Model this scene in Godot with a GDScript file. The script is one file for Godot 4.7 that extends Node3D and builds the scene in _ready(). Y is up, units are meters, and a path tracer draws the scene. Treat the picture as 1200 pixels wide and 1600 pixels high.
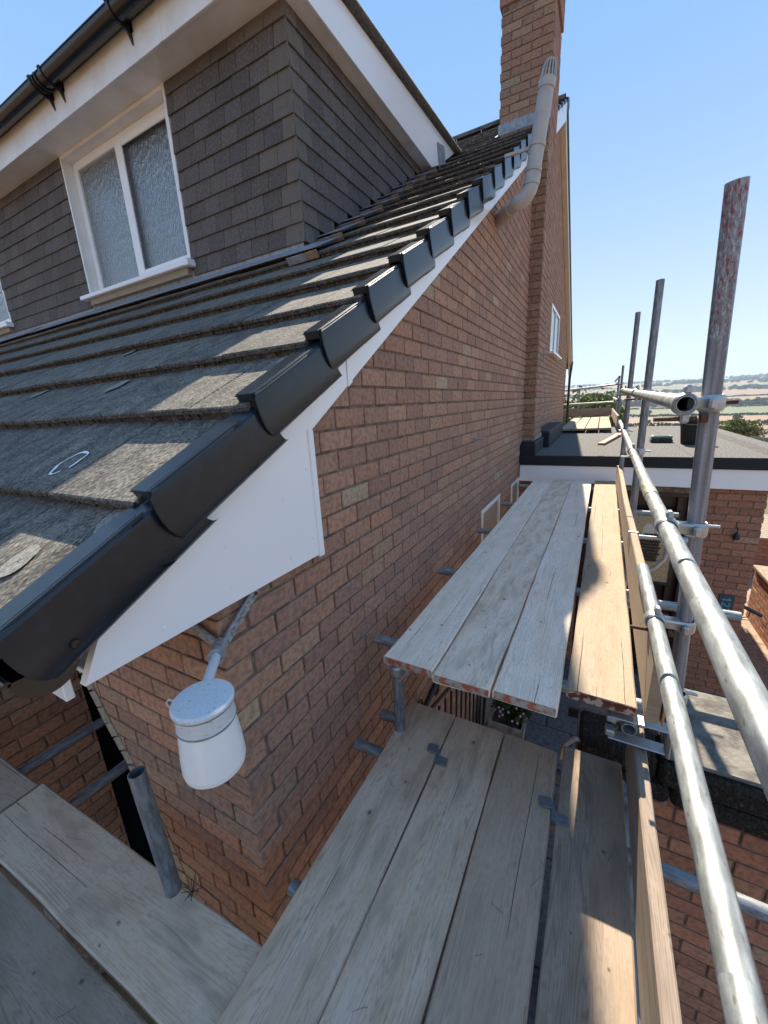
extends Node3D

# World: x is out from the gable wall (its brick face is x = 0), y is up with 0 at the eye, z is back towards the viewer
# (the front corner of the gable wall is z = 0). Ground lies at y = -3.85.
const SLOPE := 0.611
const GROUND := -3.85
const COURSE := 0.0838
const LEN := 0.225
var rng := RandomNumberGenerator.new()
var M := {}
var used := {}
var brick_meshes := []

# ------------------------------------------------------------------ helpers
func lin(r, g, b, a = 1.0) -> Color:
	var c := Color(r, g, b).linear_to_srgb()
	c.a = a
	return c

func numbered(called: String) -> String:
	if not used.has(called):
		used[called] = 0
		return called
	used[called] += 1
	return "%s_%03d" % [called, used[called]]

func tag(o, label := "", category := "", group := "", kind := ""):
	if label: o.set_meta("label", label)
	if category: o.set_meta("category", category)
	if group: o.set_meta("group", group)
	if kind: o.set_meta("kind", kind)
	return o

func thing(called: String, label: String, category: String, at := Vector3.ZERO, group := "") -> Node3D:
	var o := Node3D.new()
	o.name = numbered(called)
	add_child(o)
	o.position = at
	tag(o, label, category, group)
	return o

func sub(called: String, parent: Node3D) -> Node3D:
	var o := Node3D.new()
	o.name = called
	parent.add_child(o, true)
	return o

func surf() -> SurfaceTool:
	var st := SurfaceTool.new()
	st.begin(Mesh.PRIMITIVE_TRIANGLES)
	return st

func put(st, called: String, mat: Material, parent: Node3D = self) -> MeshInstance3D:
	var o := MeshInstance3D.new()
	o.mesh = st.commit() if st is SurfaceTool else st
	o.name = numbered(called) if parent == self else called
	o.material_override = mat
	parent.add_child(o, true)
	return o

func face(st: SurfaceTool, p: Array, nrm: Vector3, uv := [], col = null) -> void:
	# a convex polygon, wound so that it faces along nrm
	var flip: bool = (p[1] - p[0]).cross(p[2] - p[0]).dot(nrm) > 0.0
	for i in range(1, p.size() - 1):
		for k in ([0, i + 1, i] if flip else [0, i, i + 1]):
			st.set_normal(nrm)
			if col != null: st.set_color(col)
			st.set_uv(uv[k] if uv.size() else Vector2(p[k].x + p[k].y * 0.37, p[k].z + p[k].y * 0.61))
			st.add_vertex(p[k])

func quad(st: SurfaceTool, a: Vector3, b: Vector3, c: Vector3, d: Vector3, inside: Vector3, col = null) -> void:
	var n := (b - a).cross(d - a).normalized()
	if n.dot((a + c) * 0.5 - inside) < 0.0: n = -n
	face(st, [a, b, c, d], n, [], col)

func cbox(st: SurfaceTool, size: Vector3, bev: float, xf := Transform3D.IDENTITY, col = null, uvo := Vector2.ZERO) -> void:
	# a box with chamfered edges: 44 triangles
	var h := size * 0.5
	var b: float = min(bev, min(h.x, min(h.y, h.z)) * 0.8)
	var vx := {}
	for sx in [-1, 1]:
		for sy in [-1, 1]:
			for sz in [-1, 1]:
				vx[[sx, sy, sz, 0]] = Vector3(sx * h.x, sy * (h.y - b), sz * (h.z - b))
				vx[[sx, sy, sz, 1]] = Vector3(sx * (h.x - b), sy * h.y, sz * (h.z - b))
				vx[[sx, sy, sz, 2]] = Vector3(sx * (h.x - b), sy * (h.y - b), sz * h.z)
	var q := func(keys: Array):
		var p := []
		var uv := []
		var loc := []
		for k in keys: loc.append(vx[k])
		var n: Vector3 = (loc[1] - loc[0]).cross(loc[2] - loc[0]).normalized()
		var mid := Vector3.ZERO
		for v in loc: mid += v
		if n.dot(mid) < 0.0: n = -n
		for v in loc:
			p.append(xf * v)
			if absf(n.z) > 0.8: uv.append(Vector2(v.x, v.y * 0.3) + uvo)
			else: uv.append(Vector2(v.x + v.y, v.z) + uvo)
		face(st, p, (xf.basis * n).normalized(), uv, col)
	for s in [-1, 1]:
		q.call([[s, -1, -1, 0], [s, 1, -1, 0], [s, 1, 1, 0], [s, -1, 1, 0]])
		q.call([[-1, s, -1, 1], [1, s, -1, 1], [1, s, 1, 1], [-1, s, 1, 1]])
		q.call([[-1, -1, s, 2], [1, -1, s, 2], [1, 1, s, 2], [-1, 1, s, 2]])
		for t in [-1, 1]:
			q.call([[s, t, -1, 0], [s, t, 1, 0], [s, t, 1, 1], [s, t, -1, 1]])
			q.call([[s, -1, t, 0], [s, 1, t, 0], [s, 1, t, 2], [s, -1, t, 2]])
			q.call([[-1, s, t, 1], [1, s, t, 1], [1, s, t, 2], [-1, s, t, 2]])
			for w in [-1, 1]: q.call([[s, t, w, 0], [s, t, w, 1], [s, t, w, 2]])

func span(st: SurfaceTool, a: Vector3, b: Vector3, bev := 0.002, col = null, uvo := Vector2.ZERO) -> void:
	# an axis-aligned box from corner a to corner b
	cbox(st, (b - a).abs(), bev, Transform3D(Basis(), (a + b) * 0.5), col, uvo)

func one_box(called: String, a: Vector3, b: Vector3, mat: Material, parent: Node3D = self, bev := 0.002) -> MeshInstance3D:
	var st := surf()
	span(st, a, b, bev)
	return put(st, called, mat, parent)

func frame_of(axis: Vector3) -> Basis:
	# a basis whose y runs along axis
	var y := axis.normalized()
	var x := (Vector3(0, 0, 1) if absf(y.z) < 0.9 else Vector3(1, 0, 0)).cross(y).normalized()
	return Basis(x, y, x.cross(y).normalized())

func lathe(st: SurfaceTool, prof: Array, xf: Transform3D, segs := 20, closed := false, uvr := 1.0) -> void:
	# prof: Vector2(radius, height) points; each band has its own smooth normals across the turn
	for i in range(prof.size() - (0 if closed else 1)):
		var a: Vector2 = prof[i]
		var b: Vector2 = prof[(i + 1) % prof.size()]
		if a.distance_to(b) < 1e-6: continue
		var d := (b - a).normalized()
		var nr := Vector2(d.y, -d.x)
		for k in segs:
			var t0 := TAU * k / segs
			var t1 := TAU * (k + 1) / segs
			var c0 := Vector3(cos(t0), 0, sin(t0))
			var c1 := Vector3(cos(t1), 0, sin(t1))
			var p := [c0 * a.x + Vector3.UP * a.y, c1 * a.x + Vector3.UP * a.y, c1 * b.x + Vector3.UP * b.y, c0 * b.x + Vector3.UP * b.y]
			var n := [c0 * nr.x + Vector3.UP * nr.y, c1 * nr.x + Vector3.UP * nr.y, c1 * nr.x + Vector3.UP * nr.y, c0 * nr.x + Vector3.UP * nr.y]
			var u := [Vector2(t0 / TAU * uvr, a.y), Vector2(t1 / TAU * uvr, a.y), Vector2(t1 / TAU * uvr, b.y), Vector2(t0 / TAU * uvr, b.y)]
			var flip: bool = (p[1] - p[0]).cross(p[2] - p[0]).dot(n[0] + n[1]) > 0.0 if a.x > 1e-6 else (p[2] - p[0]).cross(p[3] - p[0]).dot(n[0] + n[1]) > 0.0
			for j in ([0, 2, 1, 0, 3, 2] if flip else [0, 1, 2, 0, 2, 3]):
				st.set_normal((xf.basis * n[j]).normalized())
				st.set_uv(u[j])
				st.add_vertex(xf * p[j])

func rod(st: SurfaceTool, a: Vector3, b: Vector3, r: float, ri := 0.0, segs := 20) -> void:
	# a solid bar, or an open pipe when ri > 0
	var l := a.distance_to(b)
	var prof := [Vector2(0, 0), Vector2(r, 0), Vector2(r, l), Vector2(0, l)]
	if ri > 0.0: prof = [Vector2(ri, 0), Vector2(r - 0.001, 0), Vector2(r, 0.001), Vector2(r, l - 0.001), Vector2(r - 0.001, l), Vector2(ri, l)]
	lathe(st, prof, Transform3D(frame_of(b - a), a), segs, ri > 0.0, 1.0)

func bend(st: SurfaceTool, pts: Array, r: float, segs := 12) -> void:
	# a round bar swept along points
	var rings := []
	var up := Vector3(0.31, 0.9, 0.17).normalized()
	for i in pts.size():
		var d: Vector3 = (pts[min(i + 1, pts.size() - 1)] - pts[max(i - 1, 0)]).normalized()
		var x := up.cross(d).normalized()
		var y := d.cross(x)
		up = y
		var ring := []
		for k in segs: ring.append([x * cos(TAU * k / segs) + y * sin(TAU * k / segs), pts[i]])
		rings.append(ring)
	for i in range(pts.size() - 1):
		for k in segs:
			var q := [rings[i][k], rings[i][(k + 1) % segs], rings[i + 1][(k + 1) % segs], rings[i + 1][k]]
			for j in [0, 2, 1, 0, 3, 2]:
				st.set_normal(q[j][0])
				st.set_uv(Vector2(float(k) / segs, q[j][1].z))
				st.add_vertex(q[j][1] + q[j][0] * r)
	for e in [0, pts.size() - 1]:
		var p := []
		for k in segs: p.append(pts[e] + rings[e][k][0] * r)
		face(st, p, (pts[0] - pts[1]).normalized() if e == 0 else (pts[e] - pts[e - 1]).normalized())

func slab(st: SurfaceTool, poly: PackedVector2Array, o: Vector3, u: Vector3, v: Vector3, n: Vector3, front: float, back: float, col = null) -> void:
	# a flat polygon in the plane (u, v) through o, with thickness from `back` to `front` along n
	var idx := Geometry2D.triangulate_polygon(poly)
	var at := func(q: Vector2, d: float) -> Vector3: return o + u * q.x + v * q.y + n * d
	for i in range(0, idx.size(), 3):
		face(st, [at.call(poly[idx[i]], front), at.call(poly[idx[i + 1]], front), at.call(poly[idx[i + 2]], front)], n, [], col)
		face(st, [at.call(poly[idx[i]], back), at.call(poly[idx[i + 1]], back), at.call(poly[idx[i + 2]], back)], -n, [], col)
	var cw := Geometry2D.is_polygon_clockwise(poly)
	for i in poly.size():
		var a := poly[i]
		var b := poly[(i + 1) % poly.size()]
		var e := b - a
		var out2 := Vector2(-e.y, e.x) if cw else Vector2(e.y, -e.x)
		var nn := (u * out2.x + v * out2.y).normalized()
		face(st, [at.call(a, front), at.call(b, front), at.call(b, back), at.call(a, back)], nn, [], col)

func noise(freq: float, sd: int, oct := 4, type := FastNoiseLite.TYPE_SIMPLEX_SMOOTH) -> FastNoiseLite:
	var n := FastNoiseLite.new()
	n.seed = sd
	n.frequency = freq
	n.noise_type = type
	n.fractal_octaves = oct
	return n

func ramp(stops: Array) -> Gradient:
	var g := Gradient.new()
	var off := PackedFloat32Array()
	var col := PackedColorArray()
	for s in stops:
		off.append(s[0])
		col.append(s[1])
	g.offsets = off
	g.colors = col
	return g

func noise_tex(n: FastNoiseLite, size: int, stops := []) -> NoiseTexture2D:
	var t := NoiseTexture2D.new()
	t.width = size
	t.height = size
	t.seamless = true
	t.noise = n
	if stops.size(): t.color_ramp = ramp(stops)
	return t

func grey(v: float) -> Color:
	return Color(v, v, v)

func mat(color: Color, rough := 0.8, metal := 0.0) -> StandardMaterial3D:
	var m := StandardMaterial3D.new()
	m.albedo_color = color
	m.roughness = rough
	m.metallic = metal
	return m

func tri_mat(color: Color, rough: float, tex, scale: float, bump = null, depth := 0.1, metal := 0.0) -> StandardMaterial3D:
	var m := mat(color, rough, metal)
	m.uv1_triplanar = true
	m.uv1_world_triplanar = true
	m.uv1_scale = Vector3.ONE * scale
	if tex != null: m.albedo_texture = tex
	if bump != null:
		m.heightmap_enabled = true
		m.heightmap_texture = bump
		m.heightmap_scale = depth
	return m

# ------------------------------------------------------------------ materials
func wood_image(sd: int, dirt: float) -> ImageTexture:
	# weathered softwood, 0.5 m across and 2.5 m along: year rings, fibre, drying cracks, knots, grime and scratches
	var w := 512
	var h := 1100
	var img := Image.create(w, h, false, Image.FORMAT_RGB8)
	var nz := noise(1.0, sd, 3)
	var fast := noise(1.0, sd + 1, 2)
	var r := RandomNumberGenerator.new()
	r.seed = sd
	var knots := []
	for i in 10: knots.append([r.randf() * 0.5, r.randf() * 2.5, r.randf_range(0.004, 0.010)])
	var cracks := []
	for i in 8: cracks.append([r.randf() * 0.5, r.randf() * 2.4, r.randf_range(0.15, 0.9), r.randf_range(0.0004, 0.0010)])
	for j in h:
		var y := 2.5 * j / h
		var near_k := []
		for k in knots:
			if absf(y - k[1]) < 0.14: near_k.append(k)
		var live := []
		for c in cracks:
			if y > c[1] and y < c[1] + c[2]: live.append([c[0] + 0.004 * nz.get_noise_2d(y * 1.6, c[0] * 90.0), c[3] * minf(1.0, 8.0 * minf(y - c[1], c[1] + c[2] - y))])
		for i in w:
			var x := 0.5 * i / w
			var pull := 0.0
			var core := 0.0
			for k in near_k:
				var dx: float = x - k[0]
				var dy: float = (y - k[1]) * 0.32
				var d2: float = (dx * dx + dy * dy) / (k[2] * k[2])
				if d2 < 30.0:
					pull += signf(dx) * 0.007 * exp(-d2 * 0.28)
					core = maxf(core, exp(-(dx * dx + (y - k[1]) * (y - k[1]) * 0.6) / (k[2] * k[2] * 0.6)))
			var wide := nz.get_noise_2d(x * 7.0, y * 0.55)
			var wx := x + 0.020 * wide - pull
			var ring := 0.5 + 0.5 * sin(wx * TAU / (0.0075 + 0.003 * wide))
			var fib := fast.get_noise_2d(x * 460.0, y * 9.0)
			var fib2 := fast.get_noise_2d(wx * 150.0 + 70.0, y * 1.6)
			var grime := nz.get_noise_2d(x * 11.0 + 5.0, y * 3.2 + 8.0)
			var spot := nz.get_noise_2d(x * 70.0 + 9.0, y * 34.0)
			var t := 0.87 + 0.07 * fib + 0.05 * fib2 - 0.12 * ring * ring * ring * (0.5 + wide) + 0.05 * spot
			var g := smoothstep(0.0, 0.6, grime + 0.30 * spot + 0.25 * fib2) * dirt
			t *= 1.0 - 0.11 * g
			var pale := smoothstep(0.05, 0.75, -grime + 0.30 * spot + 0.35 * fib + 0.2 * fib2) * dirt
			t += 0.12 * pale
			for c in live:
				var e: float = absf(x - c[0])
				if e < c[1] * 2.0: t *= lerpf(0.28, 1.0, smoothstep(0.3, 1.0, e / (c[1] * 2.0)))
			t *= 1.0 - 0.45 * core
			t = clampf(t * 1.13, 0.08, 1.0)
			var warm := clampf(0.5 + 0.6 * nz.get_noise_2d(x * 9.0 + 40.0, y * 1.6 + 12.0) - 0.4 * pale + 0.3 * core, 0.0, 1.0)
			img.set_pixel(i, j, Color(t, t * lerpf(0.985, 0.945, warm), t * lerpf(0.975, 0.885, warm)))
	for k in 26:
		# scratches
		var a := Vector2(r.randf() * w, r.randf() * h)
		var d := Vector2(r.randf_range(-1, 1), r.randf_range(-1, 1)).normalized()
		var curl := r.randf_range(-0.01, 0.01)
		for q in r.randi_range(8, 46):
			var px := posmod(int(a.x), w)
			var py := posmod(int(a.y), h)
			img.set_pixel(px, py, img.get_pixel(px, py).darkened(0.30))
			d = d.rotated(curl)
			a += d
	img.generate_mipmaps()
	return ImageTexture.create_from_image(img)

func tile_image() -> ImageTexture:
	# weathered concrete tile, 1.1 m a side: sandy grain, worn patches and round lichen spots
	var w := 1024
	var img := Image.create(w, w, false, Image.FORMAT_RGB8)
	var fine := noise(0.075, 31, 3).get_seamless_image(w, w)
	var wide := noise(0.010, 32, 5).get_seamless_image(w, w)
	for j in w:
		for i in w:
			var f := fine.get_pixel(i, j).r - 0.5
			var p := wide.get_pixel(i, j).r - 0.5
			var t := clampf(0.70 + 0.95 * f + 0.50 * p, 0.10, 1.0)
			if f + 0.5 * p > 0.26: t = minf(1.0, t + 0.12)
			img.set_pixel(i, j, Color(t, t * 0.99, t * 0.965))
	var r := RandomNumberGenerator.new()
	r.seed = 9
	for k in 46:
		var c := Vector2(r.randf() * w, r.randf() * w)
		var rad := r.randf_range(5.0, 13.0) if k > 9 else r.randf_range(16.0, 34.0)
		var ph := r.randf() * TAU
		var strong := r.randf_range(0.25, 0.75)
		for y in range(-int(rad * 1.4), int(rad * 1.4)):
			for x in range(-int(rad * 1.4), int(rad * 1.4)):
				var a := atan2(y, x)
				var lim := rad * (1.0 + 0.16 * sin(a * 3.0 + ph) + 0.10 * sin(a * 7.0 + ph * 2.0))
				var d := sqrt(x * x + y * y)
				var px := posmod(int(c.x) + x, w)
				var py := posmod(int(c.y) + y, w)
				if d < lim and fine.get_pixel(px, py).r > 0.34 + 0.22 * d / lim:
					img.set_pixel(px, py, img.get_pixel(px, py).lerp(Color(1.0, 0.99, 0.95), strong))
	img.generate_mipmaps()
	return ImageTexture.create_from_image(img)

func tube_image() -> ImageTexture:
	# galvanised steel: spangle, drip streaks, rust spots
	var w := 256
	var img := Image.create(w, w, false, Image.FORMAT_RGB8)
	var a := noise(0.05, 3, 3, FastNoiseLite.TYPE_CELLULAR)
	var b := noise(0.02, 5, 4)
	var c := noise(0.09, 8, 2)
	for j in w:
		for i in w:
			var th := TAU * i / w
			var q := Vector3(cos(th) * 40.0, sin(th) * 40.0, j * 2.2)
			var t := 0.82 + 0.09 * a.get_noise_3dv(q * 1.4) + 0.24 * b.get_noise_3d(q.x * 1.6, q.y * 1.6, q.z * 0.5) + 0.05 * c.get_noise_3dv(q * 3.0)
			var col := Color(t, t * 1.0, t * 1.01)
			var rs := c.get_noise_3d(q.x * 0.7 + 90.0, q.y * 0.7, q.z * 0.35)
			if rs > 0.50: col = col.lerp(Color(0.55, 0.44, 0.36), clampf((rs - 0.50) * 4.0, 0.0, 0.5))
			img.set_pixel(i, j, col)
	img.generate_mipmaps()
	return ImageTexture.create_from_image(img)

func painted_pole_image() -> ImageTexture:
	# v runs 0..1 over the pole's length, flaking red paint on its top fifth
	var w := 128
	var h := 1536
	var img := Image.create(w, h, false, Image.FORMAT_RGB8)
	var b := noise(0.03, 15, 5)
	var c := noise(0.13, 18, 5)
	for j in h:
		for i in w:
			var th := TAU * i / w
			var q := Vector3(cos(th) * 22.0, sin(th) * 22.0, j * 2.0)
			var t := 0.62 + 0.22 * b.get_noise_3d(q.x * 2.0, q.y * 2.0, q.z * 0.10) + 0.10 * c.get_noise_3dv(q * 2.0)
			var col := Color(t, t, t * 1.03)
			var up := float(j) / h
			var fl := c.get_noise_3d(q.x * 1.7, q.y * 1.7, q.z * 0.55) + 0.6 * b.get_noise_3d(q.x * 3.0 + 50.0, q.y * 3.0, q.z)
			if up > 0.92 and fl > 0.33 - 1.5 * (up - 0.93): col = Color(0.60, 0.22, 0.19).lerp(Color(0.66, 0.40, 0.37), clampf(fl - 0.1, 0.0, 1.0))
			elif up > 0.91 and fl < -0.34: col = Color(0.80, 0.79, 0.80)
			img.set_pixel(i, j, col)
	img.generate_mipmaps()
	return ImageTexture.create_from_image(img)

func materials() -> void:
	var fine := noise_tex(noise(0.11, 21, 4), 256)
	var grit := noise_tex(noise(0.20, 22, 2), 256)
	var mottle := noise_tex(noise(0.012, 23, 5), 512, [[0.0, grey(0.62)], [0.4, grey(0.84)], [0.62, grey(0.97)], [1.0, grey(1.0)]])
	var grain := noise_tex(noise(0.018, 24, 6), 512, [[0.0, Color(0.74, 0.74, 0.77)], [0.40, Color(0.89, 0.88, 0.89)], [0.6, Color(0.97, 0.96, 0.95)], [1.0, grey(1.0)]])
	M.brick = tri_mat(Color.WHITE, 0.92, grain, 3.1, fine, 0.07)
	M.brick.vertex_color_use_as_albedo = true
	M.mortar = tri_mat(lin(0.25, 0.19, 0.148), 0.95, mottle, 2.0, fine, 0.3)
	var tile := tile_image()
	M.roof_tile = tri_mat(lin(0.26, 0.235, 0.21), 0.95, tile, 0.91, grit, 0.35)
	M.roof_tile2 = tri_mat(lin(0.22, 0.198, 0.18), 0.95, tile, 0.83, grit, 0.35)
	M.roof_tile3 = tri_mat(lin(0.275, 0.245, 0.214), 0.95, tile, 1.0, grit, 0.35)
	M.tile_edge = tri_mat(lin(0.22, 0.198, 0.18), 0.98, tile, 2.4, grit, 1.2)
	var lich := noise_tex(noise(0.03, 41, 5), 512, [[0.0, grey(0.74)], [0.45, grey(0.82)], [0.66, grey(0.89)], [0.78, grey(1.0)], [1.0, grey(1.0)]])
	for k in 4:
		var v: float = [0.130, 0.142, 0.118, 0.155][k]
		M["wall_tile%d" % k] = tri_mat(lin(v * 1.14, v * 0.94, v * 0.85), 0.85, lich, 2.4, grit, 0.12)
	var speck := noise_tex(noise(0.16, 42, 3), 512, [[0.0, grey(0.42)], [0.5, grey(0.55)], [0.62, grey(0.72)], [0.72, grey(1.0)], [1.0, grey(1.0)]])
	M.wall_tile_rough = tri_mat(lin(0.38, 0.32, 0.28), 0.95, speck, 2.2, grit, 0.35)
	var scuff := noise_tex(noise(0.018, 47, 6), 512, [[0.0, grey(0.80)], [0.55, grey(0.86)], [0.70, grey(0.95)], [0.78, grey(1.0)], [1.0, grey(1.0)]])
	M.cap = tri_mat(lin(0.010, 0.018, 0.029), 0.30, scuff, 2.2, grit, 0.02)
	M.black = mat(lin(0.012, 0.013, 0.015), 0.22)
	M.rubber = mat(lin(0.010, 0.010, 0.011), 0.6)
	M.black_iron = mat(lin(0.012, 0.012, 0.014), 0.5)
	M.upvc = mat(lin(0.86, 0.86, 0.87), 0.2)
	var dusty := noise_tex(noise(0.02, 51, 5), 256, [[0.0, Color(0.93, 0.91, 0.88)], [0.5, Color(0.975, 0.97, 0.96)], [1.0, grey(1.0)]])
	M.upvc_old = tri_mat(lin(0.87, 0.87, 0.88), 0.3, dusty, 0.7)
	M.bounce_tan = tri_mat(lin(0.62, 0.56, 0.46), 0.5, dusty, 1.3)  # white board with warm bounced light put into its colour
	M.sill_board = tri_mat(lin(0.33, 0.27, 0.20), 0.8, dusty, 2.0)
	var leadt := noise_tex(noise(0.012, 61, 4), 256, [[0.0, Color(0.78, 0.74, 0.70)], [0.4, Color(0.86, 0.87, 0.90)], [0.7, Color(0.93, 0.94, 0.96)], [1.0, Color(0.98, 0.95, 0.90)]])
	M.lead = tri_mat(lin(0.36, 0.38, 0.41), 0.5, leadt, 3.5, fine, 0.2, 0.1)
	M.lead_stained = tri_mat(lin(0.42, 0.29, 0.18), 0.6, leadt, 3.5, fine, 0.2, 0.2)
	M.pvc_grey = tri_mat(lin(0.42, 0.405, 0.40), 0.42, dusty, 2.0)
	var glass := mat(Color(0.95, 0.97, 0.98, 0.05), 0.08)
	glass.refraction_enabled = true
	glass.refraction_scale = 0.06
	var rip := noise_tex(noise(0.022, 71, 3), 512)
	glass.heightmap_enabled = true
	glass.heightmap_texture = rip
	glass.heightmap_scale = 0.5
	glass.uv1_triplanar = true
	glass.uv1_world_triplanar = true
	glass.uv1_scale = Vector3(2.6, 1.4, 2.6)
	M.glass = glass
	M.pale_backing = mat(lin(0.72, 0.73, 0.75), 0.9)
	var wa := wood_image(101, 1.0)
	var wb := wood_image(202, 0.35)
	for k in 7:
		var t: Color = [lin(0.98, 0.86, 0.74), lin(0.62, 0.485, 0.37), lin(0.98, 0.85, 0.715), lin(0.88, 0.74, 0.60), lin(0.47, 0.36, 0.275), lin(0.36, 0.30, 0.235), lin(0.33, 0.27, 0.215)][k]
		var m := mat(t, 0.88)
		m.albedo_texture = wa if k in [1, 3, 6] else wb
		m.uv1_scale = Vector3(2.0, 0.4, 1.0)
		m.heightmap_enabled = true
		m.heightmap_texture = m.albedo_texture
		m.heightmap_scale = 0.08
		M["wood%d" % k] = m
	var toe := mat(lin(0.32, 0.255, 0.19), 0.85)
	toe.albedo_texture = wb
	toe.uv1_scale = Vector3(2.0, 0.4, 1.0)
	M.toe = toe
	var toe2 := mat(lin(0.27, 0.22, 0.18), 0.85)
	toe2.albedo_texture = wa
	toe2.uv1_scale = Vector3(2.0, 0.4, 1.0)
	M.toe_dark = toe2
	var flake := noise_tex(noise(0.03, 81, 4), 256, [[0.0, Color(0.62, 0.28, 0.19)], [0.42, Color(0.64, 0.36, 0.27)], [0.5, Color(0.58, 0.54, 0.50)], [1.0, Color(0.68, 0.65, 0.62)]])
	M.end_paint = tri_mat(Color.WHITE, 0.8, flake, 3.0)
	var flake2 := noise_tex(noise(0.03, 82, 4), 256, [[0.0, Color(0.30, 0.14, 0.11)], [0.55, Color(0.36, 0.18, 0.14)], [0.6, Color(0.62, 0.55, 0.50)], [1.0, Color(0.66, 0.6, 0.55)]])
	M.end_paint_dark = tri_mat(Color.WHITE, 0.8, flake2, 3.0)
	var tube := mat(lin(0.48, 0.505, 0.49), 0.46, 0.42)
	tube.albedo_texture = tube_image()
	tube.uv1_scale = Vector3(1.0, 2.0, 1.0)
	M.tube = tube
	var tube2 := tube.duplicate()
	tube2.albedo_color = lin(0.36, 0.375, 0.39)
	tube2.roughness = 0.5
	M.tube_dull = tube2
	var tube3 := tube.duplicate()
	tube3.albedo_color = lin(0.56, 0.56, 0.42)
	M.tube_green = tube3
	var pole := mat(lin(0.66, 0.67, 0.70), 0.5, 0.25)
	pole.albedo_texture = painted_pole_image()
	M.pole_red = pole
	M.tube_inside = tri_mat(lin(0.06, 0.05, 0.045), 0.9, mottle, 4.0)
	M.coupler = tri_mat(lin(0.46, 0.47, 0.48), 0.42, dusty, 4.0, grit, 0.05, 0.7)
	M.rust = tri_mat(lin(0.14, 0.065, 0.04), 0.8, mottle, 9.0, grit, 0.1, 0.2)
	M.clip = tri_mat(lin(0.20, 0.23, 0.26), 0.5, dusty, 6.0, grit, 0.05, 0.5)
	var feltt := noise_tex(noise(0.06, 91, 5), 512, [[0.0, grey(0.35)], [0.42, grey(0.62)], [0.58, grey(0.90)], [1.0, grey(1.0)]])
	M.felt = tri_mat(lin(0.16, 0.156, 0.154), 0.95, feltt, 1.1, grit, 0.3)
	M.felt_black = tri_mat(lin(0.008, 0.010, 0.014), 0.75, null, 1.5, grit, 0.08)
	var lidt := noise_tex(noise(0.05, 49, 5), 512, [[0.0, grey(0.25)], [0.10, grey(0.35)], [0.14, grey(0.92)], [0.6, grey(0.97)], [1.0, grey(1.0)]])
	M.lamp_cap = tri_mat(lin(0.66, 0.69, 0.72), 0.4, lidt, 4.0)
	var opal := mat(lin(0.80, 0.81, 0.81), 0.28)
	opal.subsurf_scatter_enabled = true
	opal.subsurf_scatter_strength = 0.25
	M.opal = opal
	M.bracket = tri_mat(lin(0.40, 0.40, 0.40), 0.6, mottle, 9.0, grit, 0.15, 0.3)
	M.stone = tri_mat(lin(0.34, 0.32, 0.28), 0.95, mottle, 2.0, fine, 0.4)
	var pavt := noise_tex(noise(0.03, 95, 5), 512, [[0.0, grey(0.68)], [0.5, grey(0.9)], [1.0, grey(1.0)]])
	M.paver = tri_mat(lin(0.155, 0.15, 0.155), 0.9, pavt, 1.0, fine, 0.15)
	M.paver_pink = tri_mat(lin(0.38, 0.28, 0.21), 0.92, pavt, 0.8, fine, 0.15)
	M.joint = tri_mat(lin(0.07, 0.065, 0.06), 0.95, pavt, 2.0)
	var mosst := noise_tex(noise(0.03, 97, 5), 512, [[0.0, Color(0.20, 0.18, 0.15)], [0.45, Color(0.26, 0.235, 0.205)], [0.62, Color(0.32, 0.29, 0.26)], [0.76, Color(0.42, 0.40, 0.36)], [1.0, Color(0.7, 0.69, 0.66)]])
	M.mossy = tri_mat(Color(0.55, 0.52, 0.48), 0.97, mosst, 2.4, fine, 1.2)
	M.coping = tri_mat(lin(0.19, 0.172, 0.15), 0.95, mottle, 1.4, fine, 0.3)
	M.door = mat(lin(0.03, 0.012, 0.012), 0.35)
	M.dark_glass = mat(lin(0.012, 0.013, 0.016), 0.08)
	M.print = tri_mat(lin(0.58, 0.42, 0.25), 0.5, pavt, 2.0)
	M.print_brown = tri_mat(lin(0.06, 0.038, 0.028), 0.6, mottle, 8.0)
	M.print_bone = mat(lin(0.60, 0.56, 0.48), 0.5)
	M.print_orange = mat(lin(0.70, 0.38, 0.12), 0.5)
	M.plaque = mat(lin(0.02, 0.045, 0.07), 0.3)
	M.plaque_blue = mat(lin(0.06, 0.28, 0.42), 0.4)
	M.copper = tri_mat(lin(0.46, 0.20, 0.10), 0.7, dusty, 2.0)
	M.green_box = mat(lin(0.13, 0.20, 0.13), 0.5)
	M.leaf = mat(Color.WHITE, 0.8)
	M.leaf.vertex_color_use_as_albedo = true
	M.leaf.backlight_enabled = true
	M.leaf.backlight = Color(0.10, 0.13, 0.04)
	M.bark = tri_mat(lin(0.10, 0.08, 0.06), 0.95, mottle, 2.0)
	M.grass = tri_mat(lin(0.12, 0.145, 0.045), 0.95, pavt, 0.8)
	M.timber = tri_mat(lin(0.36, 0.28, 0.20), 0.9, pavt, 1.2)
	M.fence = tri_mat(lin(0.30, 0.29, 0.26), 0.9, pavt, 1.2)
	M.white_chalk = mat(lin(0.80, 0.81, 0.82), 0.9)
	M.chalk_worn = tri_mat(lin(0.50, 0.48, 0.44), 0.95, tile, 6.0)
	M.petal = mat(lin(0.55, 0.36, 0.38), 0.8)
	M.clear_plastic = mat(lin(0.55, 0.57, 0.60), 0.3)

# ------------------------------------------------------------------ bricks
const BRICK_COLORS := [
	[0.378, 0.211, 0.139], [0.392, 0.216, 0.141], [0.362, 0.204, 0.136], [0.34, 0.194, 0.134], [0.397, 0.228, 0.15], [0.37, 0.215, 0.144], [0.326, 0.19, 0.133], [0.406, 0.246, 0.159], [0.414, 0.222, 0.145], [0.353, 0.205, 0.139], [0.386, 0.232, 0.152], [0.41, 0.3, 0.2]]

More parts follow.
